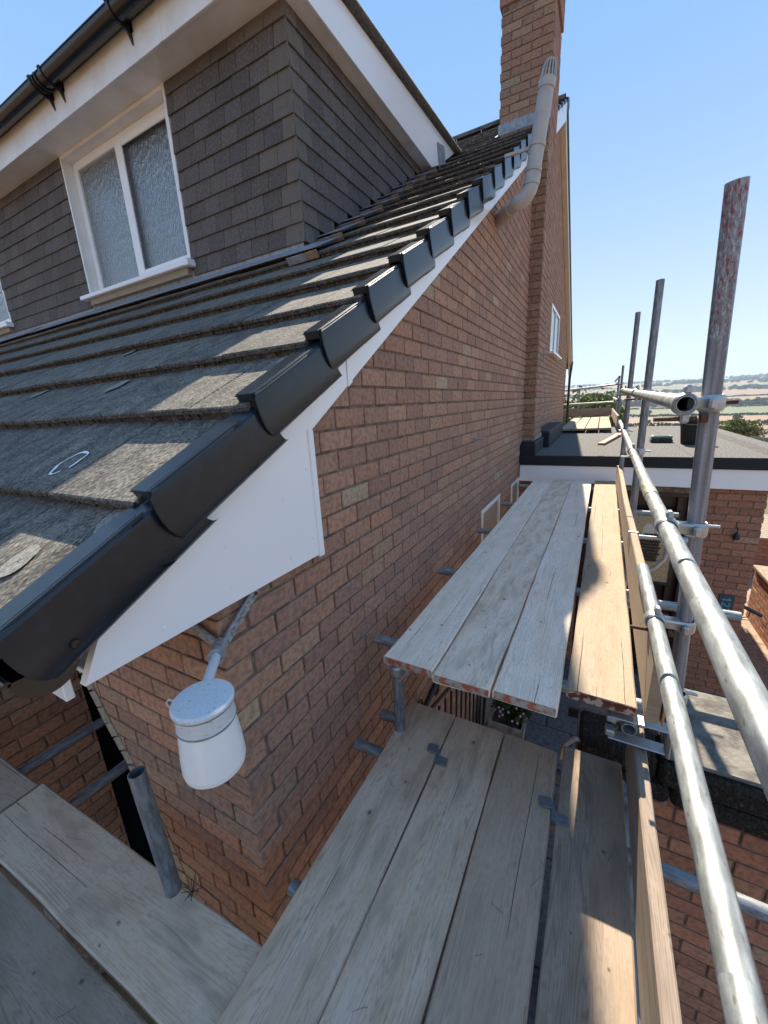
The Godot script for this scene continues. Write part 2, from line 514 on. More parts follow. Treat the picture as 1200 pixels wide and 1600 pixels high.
func brick_color(tint: Color) -> Color:
	var k := rng.randi() % 23
	k = k % 11 if k < 22 or rng.randf() < 0.5 else 11
	var c: Array = BRICK_COLORS[k]
	var j := rng.randf_range(0.90, 1.08)
	return Color(c[0] * j * tint.r, c[1] * j * tint.g, c[2] * j * tint.b) * 1.08

func brick_wall(part: Node3D, o: Vector3, u: Vector3, v: Vector3, n: Vector3, poly: PackedVector2Array, holes: Array, shift: float, most: int, eye: Vector3, tint := Color.WHITE, depth := 0.05, skip = null, keep = null) -> void:
	# every brick of a stretcher-bond face in the plane (u, v); those nearest the eye are meshes of their own, the rest one mesh
	var lo := Vector2(1e9, 1e9)
	var hi := -lo
	for p in poly:
		lo = lo.min(p)
		hi = hi.max(p)
	var all := []
	var r0 := int(floor((lo.y - GROUND) / COURSE))
	for r in range(r0, int(ceil((hi.y - GROUND) / COURSE)) + 1):
		var y := GROUND + r * COURSE + 0.005
		var off := shift + (LEN * 0.5 if r % 2 == 0 else 0.0)
		var i0 := int(floor((lo.x - off) / LEN)) - 1
		for i in range(i0, int(ceil((hi.x - off) / LEN)) + 1):
			var x := off + i * LEN + 0.005
			var rect := PackedVector2Array([Vector2(x, y), Vector2(x + LEN - 0.0105, y), Vector2(x + LEN - 0.0105, y + COURSE - 0.0105), Vector2(x, y + COURSE - 0.0105)])
			if keep != null and not keep.call(r, x): continue
			var pieces := Geometry2D.intersect_polygons(rect, poly)
			for h in holes:
				var next := []
				for q in pieces: next.append_array(Geometry2D.clip_polygons(q, h))
				pieces.assign(next)
			for q in pieces:
				var area := 0.0
				var mid := Vector2.ZERO
				for a in q.size():
					area += q[a].cross(q[(a + 1) % q.size()]) * 0.5
					mid += q[a] / q.size()
				if absf(area) < 0.0006: continue
				var at := o + u * mid.x + v * mid.y
				if skip != null and skip.call(at): continue
				var rel := eye - at
				all.append([absf(area) * maxf(rel.normalized().dot(n), 0.02) / rel.length_squared(), q, absf(area) > (LEN - 0.0105) * (COURSE - 0.0105) * 0.995 and q.size() == 4, mid])
	all.sort_custom(func(a, b): return a[0] > b[0])
	var rest := surf()
	var left := 0
	var spin := Basis(u, v, u.cross(v))
	for k in all.size():
		var e: Array = all[k]
		var col := brick_color(tint)
		var prouder := rng.randf_range(-0.0018, 0.0018)
		if k < most:
			var st := surf()
			if e[2]:
				var m := MeshInstance3D.new()
				m.mesh = shared_brick(col, depth)
				m.transform = Transform3D(spin * Basis(Vector3(0, 0, 1), rng.randf_range(-0.006, 0.006)), o + u * e[3].x + v * e[3].y + n * (prouder - depth * 0.5))
				m.material_override = M.brick
				m.name = "brick"
				part.add_child(m, true)
			else:
				slab(st, e[1], o, u, v, n, prouder, -depth, col)
				put(st, "brick", M.brick, part)
		else:
			left += 1
			if e[2]: cbox(rest, Vector3(LEN - 0.0105, COURSE - 0.0105, depth), 0.003, Transform3D(spin, o + u * e[3].x + v * e[3].y + n * (prouder - depth * 0.5)), col)
			else: slab(rest, e[1], o, u, v, n, prouder, -depth, col)
	if left: tag(put(rest, "far_bricks", M.brick, part), "", "", "", "stuff")

var brick_cache := {}
func shared_brick(col: Color, depth: float) -> ArrayMesh:
	# a few dozen meshes shared between bricks of like tone
	var key := Vector4i(int(col.r * 45), int(col.g * 70), int(col.b * 55), int(depth * 1000))
	if not brick_cache.has(key):
		var st := surf()
		cbox(st, Vector3(LEN - 0.0105, COURSE - 0.0105, depth), 0.0035, Transform3D.IDENTITY, col)
		brick_cache[key] = st.commit()
	return brick_cache[key]

func rect(x0: float, y0: float, x1: float, y1: float) -> PackedVector2Array:
	return PackedVector2Array([Vector2(x0, y0), Vector2(x1, y0), Vector2(x1, y1), Vector2(x0, y1)])

func flip_x(p: PackedVector2Array) -> PackedVector2Array:
	var q := PackedVector2Array()
	for e in p: q.append(Vector2(-e.x, e.y))
	return q

func roof_y(z: float) -> float:
	return -0.066 - SLOPE * z

# ------------------------------------------------------------------ the house
const EYE := Vector3(0.93, 0.0, 0.642)
const RIDGE_Z := -7.5
const REAR_SLOPE := 0.66
var house: Node3D

func roof_frame(z: float, x := 0.0) -> Transform3D:
	# local x along the eaves, y out of the roof, z down the slope
	var t := atan(SLOPE)
	return Transform3D(Basis(Vector3(1, 0, 0), Vector3(0, cos(t), sin(t)), Vector3(0, -sin(t), cos(t))), Vector3(x, roof_y(z), z))

func build_house() -> void:
	house = thing("brick_house", "brown brick house with dark tiled roof, dormer and chimney", "house")
	var ry := roof_y(RIDGE_Z)
	# gable wall
	var gw := sub("gable_wall", house)
	var top := PackedVector2Array([Vector2(0.0, GROUND), Vector2(12.0, GROUND), Vector2(12.0, ry - 0.25 - REAR_SLOPE * 4.5), Vector2(7.5, ry - 0.25), Vector2(0.475, -0.03), Vector2(0.475, -0.50), Vector2(0.0, -0.50)])
	var core := surf()
	var inner := top.duplicate()
	for i in inner.size():
		if inner[i].x == 0.0: inner[i].x = 0.009
	slab(core, inner, Vector3.ZERO, Vector3(0, 0, -1), Vector3.UP, Vector3.RIGHT, -0.009, -0.2)
	put(core, "mortar", M.mortar, gw)
	var holes := [rect(7.75, 0.84, 9.25, 1.66), rect(2.96, -1.75, 3.74, -1.02), rect(4.43, -1.75, 4.95, -1.05)]
	brick_wall(gw, Vector3.ZERO, Vector3(0, 0, -1), Vector3.UP, Vector3.RIGHT, top, holes, -0.005, 300, EYE, Color.WHITE, 0.1025, func(p): return p.y < -1.6 and p.z < -2.9, func(r, x): return r % 2 != 0 or x > 0.05)
	# front pier with the porch arch
	var fw := sub("porch_wall", house)
	var arch := [Vector2(-1.30, -0.62), Vector2(-1.12, -0.95), Vector2(-0.996, -1.171), Vector2(-0.928, -1.319), Vector2(-0.823, -1.506), Vector2(-0.713, -1.747), Vector2(-0.632, -2.013), Vector2(-0.585, -2.4), Vector2(-0.57, -2.9), Vector2(-0.57, GROUND)]
	var fp := PackedVector2Array([Vector2(-0.011, -0.50), Vector2(-1.36, -0.50)])
	for a in arch: fp.append(a)
	fp.append(Vector2(-0.011, GROUND))
	var core2 := surf()
	slab(core2, fp, Vector3.ZERO, Vector3.RIGHT, Vector3.UP, Vector3(0, 0, 1), -0.009, -0.22)
	put(core2, "mortar", M.mortar, fw)
	var fb := PackedVector2Array([Vector2(0.0, -0.50), Vector2(-1.36, -0.50)])
	for a in arch: fb.append(a - Vector2(0.0, 0.0) + (Vector2(0.072, 0.03) if a.y > -2.5 else Vector2(0.075, 0)))
	fb.append(Vector2(0.0, GROUND))
	brick_wall(fw, Vector3.ZERO, Vector3.RIGHT, Vector3.UP, Vector3(0, 0, 1), fb, [], -0.0005 + 0.1125, 300, EYE, Color(1.06, 1.02, 0.96), 0.1025, null, func(r, x): return r % 2 == 0 or x < -0.15)
	# cut bricks round the arch
	for i in range(arch.size() - 2):
		var a: Vector2 = arch[i]
		var b: Vector2 = arch[i + 1]
		var cnt: int = max(1, int(round(a.distance_to(b) / 0.084)))
		for k in cnt:
			var p: Vector2 = a.lerp(b, float(k) / cnt + 0.02)
			var q: Vector2 = a.lerp(b, float(k + 1) / cnt - 0.02)
			var o2: Vector2 = Vector2(-(b - a).y, (b - a).x).normalized() * rng.randf_range(0.066, 0.071)
			var st := surf()
			slab(st, PackedVector2Array([p, q, q + o2, p + o2]), Vector3.ZERO, Vector3.RIGHT, Vector3.UP, Vector3(0, 0, 1), rng.randf_range(0.0, 0.004), -0.1, Color(0.42, 0.32, 0.23) * rng.randf_range(0.9, 1.05))
			tag(put(st, "arch_brick", M.brick, fw))
	# porch recess
	var pw := sub("porch_inner_wall", house)
	one_box("mortar", Vector3(-2.15, GROUND, -0.27), Vector3(-1.909, -0.5, 0.2), M.mortar, pw)
	brick_wall(pw, Vector3(-1.9, 0, 0), Vector3(0, 0, -1), Vector3.UP, Vector3.RIGHT, rect(-0.2, -3.6, 0.27, -0.55), [], 0.03, 300, EYE, Color(1.02, 0.95, 0.9))
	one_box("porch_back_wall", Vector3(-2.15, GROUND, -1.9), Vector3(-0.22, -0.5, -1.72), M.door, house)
	one_box("porch_side_wall", Vector3(-2.4, GROUND, -1.72), Vector3(-2.2, -0.5, -0.27), M.mortar, house)
	var pd := one_box("front_door", Vector3(-2.19, GROUND + 0.05, -1.7), Vector3(-2.14, -0.6, -0.29), M.black, house)
	one_box("handle", Vector3(-2.139, -2.85, -0.85), Vector3(-2.11, -2.7, -0.82), M.coupler, pd)
	one_box("porch_floor", Vector3(-2.2, GROUND - 0.1, -1.72), Vector3(-0.2, GROUND + 0.05, 0.0), M.paver, house)
	build_roof()
	build_verge()
	build_eaves()
	build_chimney()
	build_dormer()
	# upstairs window and two ground floor windows in the gable
	gable_window("white framed window high in the rear half of the gable", 7.75, 0.84, 9.25, 1.66, true)
	gable_window("", 2.96, -1.75, 3.74, -1.02, false)
	gable_window("", 4.43, -1.75, 4.95, -1.05, false)
	# rear downpipe
	var dp := surf()
	rod(dp, Vector3(0.10, -3.6, -12.02), Vector3(0.10, 0.5, -12.02), 0.034, 0.0, 14)
	rod(dp, Vector3(0.10, 0.5, -12.02), Vector3(0.10, 0.95, -12.6), 0.034, 0.0, 14)
	put(dp, "downpipe", M.black, house)

func gable_window(label: String, s0: float, y0: float, s1: float, y1: float, light: bool) -> void:
	var w := sub("window", house)
	if label: w.set_meta("label", label)
	var fr := surf()
	var b := 0.055 if light else 0.038
	span(fr, Vector3(-0.06, y0, -s0), Vector3(0.012, y1, -s0 - b))
	span(fr, Vector3(-0.06, y0, -s1 + b), Vector3(0.012, y1, -s1))
	span(fr, Vector3(-0.06, y1 - b, -s0 - b), Vector3(0.012, y1, -s1 + b))
	span(fr, Vector3(-0.06, y0, -s0 - b), Vector3(0.012, y0 + b, -s1 + b))
	if light: span(fr, Vector3(-0.055, y0 + b, -(s0 + s1) * 0.5 + 0.03), Vector3(0.008, y1 - b, -(s0 + s1) * 0.5 - 0.03))
	put(fr, "frame", M.upvc if light else M.upvc_old, w)
	one_box("pane", Vector3(-0.03, y0 + b, -s0 - b), Vector3(-0.008, y1 - b, -s1 + b), M.dark_glass if light else M.sill_board, w)
	if light: one_box("sill", Vector3(-0.05, y0 - 0.04, -s0 + 0.05), Vector3(0.09, y0 - 0.001, -s1 - 0.05), M.upvc, w)

func build_roof() -> void:
	var roof := sub("roof", house)
	var deck := surf()
	var t := 0.10
	var ry := roof_y(RIDGE_Z)
	# boarding under the tiles, front and rear slopes
	slab(deck, PackedVector2Array([Vector2(-0.32, roof_y(0.32) - 0.07), Vector2(7.5, ry - 0.055), Vector2(12.9, ry - 0.055 - REAR_SLOPE * 5.4), Vector2(12.9, ry - 0.055 - t - REAR_SLOPE * 5.4), Vector2(7.5, ry - 0.055 - t), Vector2(-0.32, roof_y(0.32) - 0.07 - t)]), Vector3.ZERO, Vector3(0, 0, -1), Vector3.UP, Vector3.RIGHT, 0.0, -9.5)
	put(deck, "boarding", M.tile_edge, roof)
	var w := 0.42
	var long := 0.445
	var thick := 0.044
	var cache := {}
	for k in range(-1, 23):
		var z := 0.172 - 0.334 * k
		var off := -0.197 if k % 2 == 1 else -0.407
		for i in range(-2, 18):
			var x1 := off - (i - 1) * w if i > -2 else 0.0
			var x0 := off - i * w
			x1 = min(x1, 0.058)
			if x1 - x0 < 0.06: continue
			if x1 < -7.6: continue
			if z < -2.2 and x1 < -1.02 and z > -4.5: continue
			if z <= -4.5 and x1 < -3.3: continue
			var key: int = int(round((x1 - x0) * 1000)) * 10 + (absi(k * 7 + i * 3) % 3)
			if not cache.has(key):
				var st := surf()
				cbox(st, Vector3(x1 - x0 - 0.004, 0.020, long), 0.004, Transform3D(Basis(), Vector3(0, -0.010, -long * 0.5)))
				cbox(st, Vector3(x1 - x0 - 0.006, thick - 0.019, long - 0.020), 0.003, Transform3D(Basis(), Vector3(0, -0.019 - (thick - 0.019) * 0.5, -long * 0.5 - 0.010)))
				cache[key] = st.commit()
			var o := put(cache[key], "roof_tile", M[["roof_tile", "roof_tile2", "roof_tile3"][absi(k * 5 + i * 11 + (i * i) % 4) % 3]], roof)
			var lift := rng.randf_range(-0.002, 0.003)
			var f := roof_frame(z, (x0 + x1) * 0.5)
			o.transform = f * Transform3D(Basis(Vector3(1, 0, 0), -0.105) * Basis(Vector3(0, 1, 0), rng.randf_range(-0.004, 0.004)), Vector3(0, -0.012 + lift, rng.randf_range(-0.004, 0.004)))
			if x1 > -4.6 and z > -4.4:
				# the broken, grainy front edge of the tile
				var ed := surf()
				var ww := x1 - x0 - 0.004
				var b := -ww * 0.5
				while b < ww * 0.5 - 0.001:
					var a := b
					b = minf(a + rng.randf_range(0.006, 0.034), ww * 0.5)
					span(ed, Vector3(a, -thick + rng.randf_range(-0.003, 0.004), -0.03), Vector3(b + 0.0005, -0.018, -0.014 + rng.randf_range(-0.005, 0.006)), 0.0015)
					span(ed, Vector3(a, -0.019, -0.01), Vector3(b + 0.0005, -0.002 - rng.randf_range(0.0, 0.004), rng.randf_range(0.0, 0.004)), 0.0015)
				put(ed, "front_edge", M.tile_edge, o)
	# rear slope: too steep to the eye to tell its tiles apart
	# ridge
	for i in 9:
		var rt := surf()
		var x1 := 0.06 - i * 0.45
		for a in 8:
			var t0 := PI * a / 8.0
			var t1 := PI * (a + 1) / 8.0
			var c := Vector3(0, ry - 0.06, RIDGE_Z)
			var p := func(th: float, xx: float) -> Vector3: return c + Vector3(xx, sin(th) * 0.11, cos(th) * 0.13)
			quad(rt, p.call(t0, x1), p.call(t1, x1), p.call(t1, x1 - 0.445), p.call(t0, x1 - 0.445), c)
		put(rt, "ridge_tile", M.roof_tile2, roof)
	# chalk rings and worn marks on the tiles
	for m in [[-0.515, 0.055, 0.062, true], [0.005, -0.115, 0.045, true], [-0.20, 0.335, 0.05, false], [-0.06, 0.20, 0.05, false], [-1.05, -0.42, 0.06, false], [-1.9, -0.45, 0.05, false], [-2.6, -0.52, 0.06, false], [-0.06, -0.46, 0.04, false], [-1.55, -0.80, 0.05, false], [-3.4, -0.60, 0.05, false]]:
		var zz: float = m[1]
		var k := int(floor((0.172 - zz) / 0.334))
		var zk := 0.172 - 0.334 * k
		var f := roof_frame(zk, m[0]) * Transform3D(Basis(Vector3(1, 0, 0), -0.105), Vector3(0, -0.012, 0))
		var down: float = (zz - zk) / cos(atan(SLOPE))
		var ring := surf()
		var n := 28
		for q in n:
			if m[3] and q in [2, 3] : continue
			var pts := []
			for e in [[q, 0], [q + 1, 0], [q + 1, 1], [q, 1]]:
				var th: float = TAU * e[0] / n
				var rr: float = m[2] * (1.0 + 0.10 * sin(th * 2.0 + m[0]) + 0.05 * sin(th * 5.0))
				rr -= (0.010 if m[3] else m[2] * 0.98) * e[1] * (1.0 + (0.35 if m[3] else 0.0) * sin(th * 3.0 + 1.0))
				pts.append(f * Vector3(cos(th) * rr * 0.8, 0.0062, down + sin(th) * rr))
			face(ring, pts, f.basis.y)
		put(ring, "chalk_mark", M.white_chalk if m[3] else M.chalk_worn, roof)

func cap_profile(inset: float) -> Array:
	var p := [Vector2(0.010, 0.010), Vector2(0.080, 0.010), Vector2(0.087, 0.007), Vector2(0.0895, 0.0), Vector2(0.0900, -0.03), Vector2(0.0905, -0.06), Vector2(0.0900, -0.085), Vector2(0.088, -0.106), Vector2(0.083, -0.122), Vector2(0.075, -0.133), Vector2(0.062, -0.142)]
	var q := []
	for v in p: q.append(v - Vector2(inset, inset * 0.6))
	return q

func build_verge() -> void:
	var verge := sub("dry_verge", house)
	var body := surf()
	var sections := [[0.000, 0.0], [-0.003, -0.003], [-0.003, -0.012], [0.0, -0.03], [0.0, -0.275], [0.012, -0.279], [0.012, -0.44]]
	# both ends are cut to a bow
	var bow := func(k: int) -> float:
		var t := clampf((k - 2.0) / 8.0, 0.0, 1.0)
		return 0.15 * t * (1.0 - t) - 0.030 * t
	for i in range(sections.size() - 1):
		var a: Array = sections[i]
		var b: Array = sections[i + 1]
		var pa := cap_profile(a[0])
		var pb := cap_profile(b[0])
		for k in range(pa.size() - 1):
			var q := [Vector3(pa[k].x, pa[k].y, a[1] + bow.call(k)), Vector3(pa[k + 1].x, pa[k + 1].y, a[1] + bow.call(k + 1)), Vector3(pb[k + 1].x, pb[k + 1].y, b[1] + bow.call(k + 1)), Vector3(pb[k].x, pb[k].y, b[1] + bow.call(k))]
			var nn := []
			for e in [k, k + 1, k + 1, k]:
				var t: Vector2 = pa[mini(e + 1, pa.size() - 1)] - pa[maxi(e - 1, 0)]
				nn.append(Vector3(-t.y, t.x, 0).normalized())
			for e in [0, 2, 1, 0, 3, 2]:
				body.set_normal(nn[e])
				body.set_uv(Vector2.ZERO)
				body.add_vertex(q[e])
	# the lower end: the shell's thickness and the closed web behind it
	var pe := cap_profile(0.004)
	var pi2 := cap_profile(0.010)
	for k in range(pe.size() - 1):
		face(body, [Vector3(pe[k].x, pe[k].y, bow.call(k)), Vector3(pe[k + 1].x, pe[k + 1].y, bow.call(k + 1)), Vector3(pi2[k + 1].x, pi2[k + 1].y, bow.call(k + 1)), Vector3(pi2[k].x, pi2[k].y, bow.call(k))], Vector3(0, 0, 1))
	var web := []
	for v in cap_profile(0.010): web.append(Vector3(v.x, v.y, -0.05))
	web.append(Vector3(0.018, -0.142, -0.05))
	face(body, web, Vector3(0, 0, 1))
	var lip := surf()
	span(lip, Vector3(0.010, -0.016, -0.30), Vector3(0.074, 0.0125, 0.001), 0.002)
	span(lip, Vector3(0.0765, 0.006, -0.31), Vector3(0.084, 0.0135, -0.003), 0.0015)
	var bm := body.commit()
	var lm := lip.commit()
	for k in range(-1, 24):
		var z := 0.157 - 0.334 * k
		if k == 23: z += 0.04
		if k == -1: z -= 0.035
		if z < -5.0 and z > -6.0: continue
		var o := put(bm, "verge_cap", M.cap, verge)
		o.transform = roof_frame(z, rng.randf_range(-0.003, 0.003)) * Transform3D(Basis(Vector3(1, 0, 0), -0.085 + rng.randf_range(-0.006, 0.006)) * Basis(Vector3(0, 1, 0), rng.randf_range(-0.007, 0.007)), Vector3(0, 0, rng.randf_range(-0.006, 0.006)))
		var l := put(lm, "top_lip", M.cap, o)
		if k == -1:
			var sc := surf()
			lathe(sc, [Vector2(0.0, 0.006), Vector2(0.008, 0.005), Vector2(0.010, 0.0)], Transform3D(frame_of(Vector3(1, 0, 0)), Vector3(0.0905, -0.095, -0.055)), 12)
			put(sc, "screw_cap", M.black, o)
	# rear verge, seen edge on
	var ry := roof_y(RIDGE_Z)
	var rv := surf()
	slab(rv, PackedVector2Array([Vector2(7.5, ry + 0.0), Vector2(12.95, ry - REAR_SLOPE * 5.45), Vector2(12.95, ry - 0.16 - REAR_SLOPE * 5.45), Vector2(7.5, ry - 0.17)]), Vector3(0.06, 0, 0), Vector3(0, 0, -1), Vector3.UP, Vector3.RIGHT, 0.04, 0.0)
	put(rv, "rear_verge", M.tile_edge, verge)
	var rb := surf()
	slab(rb, PackedVector2Array([Vector2(7.5, ry - 0.171), Vector2(12.93, ry - 0.161 - REAR_SLOPE * 5.43), Vector2(12.93, ry - 0.36 - REAR_SLOPE * 5.43), Vector2(12.0, ry - 0.36 - REAR_SLOPE * 4.5), Vector2(7.5, ry - 0.40)]), Vector3(0.0, 0, 0), Vector3(0, 0, -1), Vector3.UP, Vector3.RIGHT, 0.085, 0.002)
	put(rb, "rear_bargeboard", M.bounce_tan, verge)  # really white; the tan is painted-in bounce light

func build_eaves() -> void:
	var u := Vector3(0, 0, -1)
	# bargeboard up the gable, in two lengths with a joint cover
	var lowy := func(s: float) -> float: return -0.363 + 0.6117 * s
	var bb := surf()
	slab(bb, PackedVector2Array([Vector2(0.762, lowy.call(0.762)), Vector2(5.14, lowy.call(5.14)), Vector2(5.14, lowy.call(5.14) + 0.24), Vector2(0.762, lowy.call(0.762) + 0.24)]), Vector3.ZERO, u, Vector3.UP, Vector3.RIGHT, 0.026, 0.003)
	put(bb, "bargeboard", M.upvc, house)
	var be := surf()
	slab(be, PackedVector2Array([Vector2(0.475, lowy.call(0.475)), Vector2(0.745, lowy.call(0.745)), Vector2(0.745, lowy.call(0.745) + 0.24), Vector2(-0.30, -0.535 + 0.09), Vector2(-0.345, -0.535), Vector2(0.455, -0.535), Vector2(0.475, -0.50)]), Vector3.ZERO, u, Vector3.UP, Vector3.RIGHT, 0.026, 0.003)
	var box := put(be, "box_end", M.upvc, house)
	one_box("edge_trim", Vector3(0.001, -0.545, -0.485), Vector3(0.032, lowy.call(0.485), -0.455), M.upvc, box, 0.003)
	for q in [[-0.16, -0.50], [0.05, -0.49], [0.05, -0.36], [0.30, -0.49], [0.30, -0.28], [0.43, -0.46], [0.43, -0.20]]:
		var ps := surf()
		lathe(ps, [Vector2(0.006, 0.0), Vector2(0.0055, 0.0014), Vector2(0.0, 0.002)], Transform3D(frame_of(Vector3(1, 0, 0)), Vector3(0.026, q[1], -q[0])), 12)
		put(ps, "pin_head", M.upvc, box)
	var jc := surf()
	slab(jc, PackedVector2Array([Vector2(0.738, lowy.call(0.738) - 0.004), Vector2(0.770, lowy.call(0.770) - 0.004), Vector2(0.770, lowy.call(0.770) + 0.20), Vector2(0.738, lowy.call(0.738) + 0.20)]), Vector3.ZERO, u, Vector3.UP, Vector3.RIGHT, 0.031, 0.004)
	put(jc, "joint_cover", M.upvc, box)
	# apex piece of bargeboard beyond the chimney breast
	var ap := surf()
	slab(ap, PackedVector2Array([Vector2(5.87, lowy.call(5.87)), Vector2(7.5, lowy.call(7.5)), Vector2(7.5, lowy.call(7.5) + 0.24), Vector2(5.87, lowy.call(5.87) + 0.24)]), Vector3.ZERO, u, Vector3.UP, Vector3.RIGHT, 0.09, 0.003)
	put(ap, "bargeboard", M.upvc, house)
	# boxed eaves at the front
	one_box("soffit", Vector3(-9.0, -0.535, -0.02), Vector3(0.0, -0.523, 0.325), M.upvc, house)
	one_box("eaves_fascia", Vector3(-9.0, -0.622, 0.326), Vector3(-0.10, -0.36, 0.345), M.upvc, house)
	var gt := half_gutter(Vector3(-9.0, -0.44, 0.402), 9.05, 0.056)
	var g := put(gt, "eaves_gutter", M.black, house)
	for x in [-0.35, -1.25]:
		put(gutter_bracket(Vector3(x, -0.44, 0.402)), "bracket", M.black, g)

func half_gutter(at: Vector3, length: float, r: float) -> SurfaceTool:
	var st := surf()
	var n := 14
	for k in n:
		var t0 := PI + PI * k / n
		var t1 := PI + PI * (k + 1) / n
		for rr in [r, r - 0.003]:
			var p := []
			var nn := []
			for e in [[t0, 0], [t1, 0], [t1, 1], [t0, 1]]:
				p.append(at + Vector3(e[1] * length, sin(e[0]) * rr, cos(e[0]) * rr))
				nn.append(Vector3(0, sin(e[0]), cos(e[0])) * (1.0 if rr == r else -1.0))
			for j in [0, 1, 2, 0, 2, 3]:
				st.set_normal(nn[j])
				st.set_uv(Vector2.ZERO)
				st.add_vertex(p[j])
	# rolled front lip, back lip and stop ends
	rod(st, at + Vector3(0, 0, r), at + Vector3(length, 0, r), 0.006, 0.0, 8)
	rod(st, at + Vector3(0, 0, -r), at + Vector3(length, 0, -r), 0.004, 0.0, 8)
	for x in [0.0, length]:
		var p := []
		for k in n + 1: p.append(at + Vector3(x, sin(PI + PI * k / n) * r, cos(PI + PI * k / n) * r))
		face(st, p, Vector3(1 if x > 0.0 else -1, 0, 0))
	return st

func gutter_bracket(at: Vector3, r := 0.056) -> SurfaceTool:
	# a strap round the gutter with a pointed web back to the fascia
	var st := surf()
	var poly := PackedVector2Array()
	for k in 13: poly.append(Vector2(cos(-PI * k / 12.0), sin(-PI * k / 12.0)) * (r + 0.009))
	poly.append(Vector2(-0.084, 0.0))
	poly.append(Vector2(-0.084, 0.03))
	poly.append(Vector2(-r - 0.003, 0.012))
	for k in 13: poly.append(Vector2(cos(-PI + PI * k / 12.0), sin(-PI + PI * k / 12.0)) * (r + 0.0012))
	slab(st, poly, at, Vector3(0, 0, 1), Vector3.UP, Vector3(-1, 0, 0), 0.013, -0.013)
	var web := PackedVector2Array([Vector2(-0.084, -0.01), Vector2(-0.084, -0.15), Vector2(-0.05, -r - 0.02), Vector2(0.0, -r - 0.008), Vector2(-r * 0.7, -r * 0.78), Vector2(-r - 0.006, -0.012)])
	slab(st, web, at, Vector3(0, 0, 1), Vector3.UP, Vector3(-1, 0, 0), 0.007, -0.007)
	span(st, at + Vector3(-0.024, -0.08, -0.0845), at + Vector3(0.024, 0.02, -0.0805), 0.001)
	rod(st, at + Vector3(-0.013, 0.006, r + 0.005), at + Vector3(0.013, 0.006, r + 0.005), 0.010, 0.0, 10)
	return st

func build_chimney() -> void:
	var ch := sub("chimney", house)
	var z0 := -5.15
	var z1 := -5.85
	# breast on the gable and stack above the roof, one in line with the other
	one_box("mortar", Vector3(0.0, -1.0, z1 + 0.009), Vector3(0.141, 5.4, z0 - 0.009), M.mortar, ch)
	one_box("mortar", Vector3(-0.411, 2.7, z1 + 0.009), Vector3(-0.001, 5.4, z0 - 0.009), M.mortar, ch)
	brick_wall(ch, Vector3(0, 0, z0), Vector3.RIGHT, Vector3.UP, Vector3(0, 0, 1), PackedVector2Array([Vector2(0.002, -1.0), Vector2(0.15, -1.0), Vector2(0.15, 4.22), Vector2(-0.42, 4.22), Vector2(-0.42, 3.05), Vector2(0.002, 3.05)]), [], -0.075, 220, EYE, Color(0.86, 0.90, 0.88))
	brick_wall(ch, Vector3(0.15, 0, z0), Vector3(0, 0, -1), Vector3.UP, Vector3.RIGHT, rect(0.056, -1.0, 0.7, 4.22), [], 0.056, 60, EYE, Color(0.95, 0.93, 0.95))
	brick_wall(ch, Vector3(-0.42, 0, z0), Vector3(0, 0, 1), Vector3.UP, Vector3(-1, 0, 0), rect(-0.7, 3.0, -0.056, 4.22), [], 0.0, 0, EYE, Color(0.92, 0.92, 0.96))
	# oversailing courses
	for c in 14:
		var y := GROUND + COURSE * (96 + c + 1) - 0.0
		var e := 0.022 if c < 12 else 0.04
		var st := surf()
		for i in 3:
			var a := -0.42 - e + i * (0.57 + 2 * e) / 3.0
			span(st, Vector3(a + 0.004, y, z1 - e), Vector3(a + (0.57 + 2 * e) / 3.0 - 0.004, y + COURSE - 0.0105, z0 + e), 0.003, brick_color(Color(0.95, 0.93, 0.95)))
		put(st, "oversailing_course", M.brick, ch)
	# lead apron at the foot of the stack
	var ap := surf()
	cbox(ap, Vector3(0.60, 0.10, 0.004), 0.001, Transform3D(Basis(), Vector3(-0.13, 3.145, z0 + 0.006)))
	cbox(ap, Vector3(0.60, 0.004, 0.12), 0.001, roof_frame(z0 + 0.09, -0.13) * Transform3D(Basis(), Vector3(0, 0.018, 0.0)))
	put(ap, "lead_apron", M.lead, ch)

func dormer_tile(part: Node3D, at: Vector3, u: Vector3, n: Vector3, w: float, h: float, m: Material, merged) -> void:
	# one plain tile hung with its foot proud; at is the middle of its foot
	var tilt := 0.10
	var b := Basis(u, Vector3.UP, u.cross(Vector3.UP))
	var xf := Transform3D(b * Basis(Vector3(1, 0, 0), -tilt + rng.randf_range(-0.02, 0.02)) * Basis(Vector3(0, 0, 1), rng.randf_range(-0.006, 0.006)), at + n * 0.022) * Transform3D(Basis(), Vector3(0, h * 0.5, 0))
	# foot leans out
	if merged != null:
		cbox(merged, Vector3(w, h, 0.011), 0.0015, xf)
		return
	var key := "t%d_%d" % [int(round(w * 500)), int(round(h * 100))]
	if not brick_cache.has(key):
		var st := surf()
		cbox(st, Vector3(w, h, 0.011), 0.0015)
		brick_cache[key] = st.commit()
	var o := put(brick_cache[key], "wall_tile", m, part)
	o.transform = xf

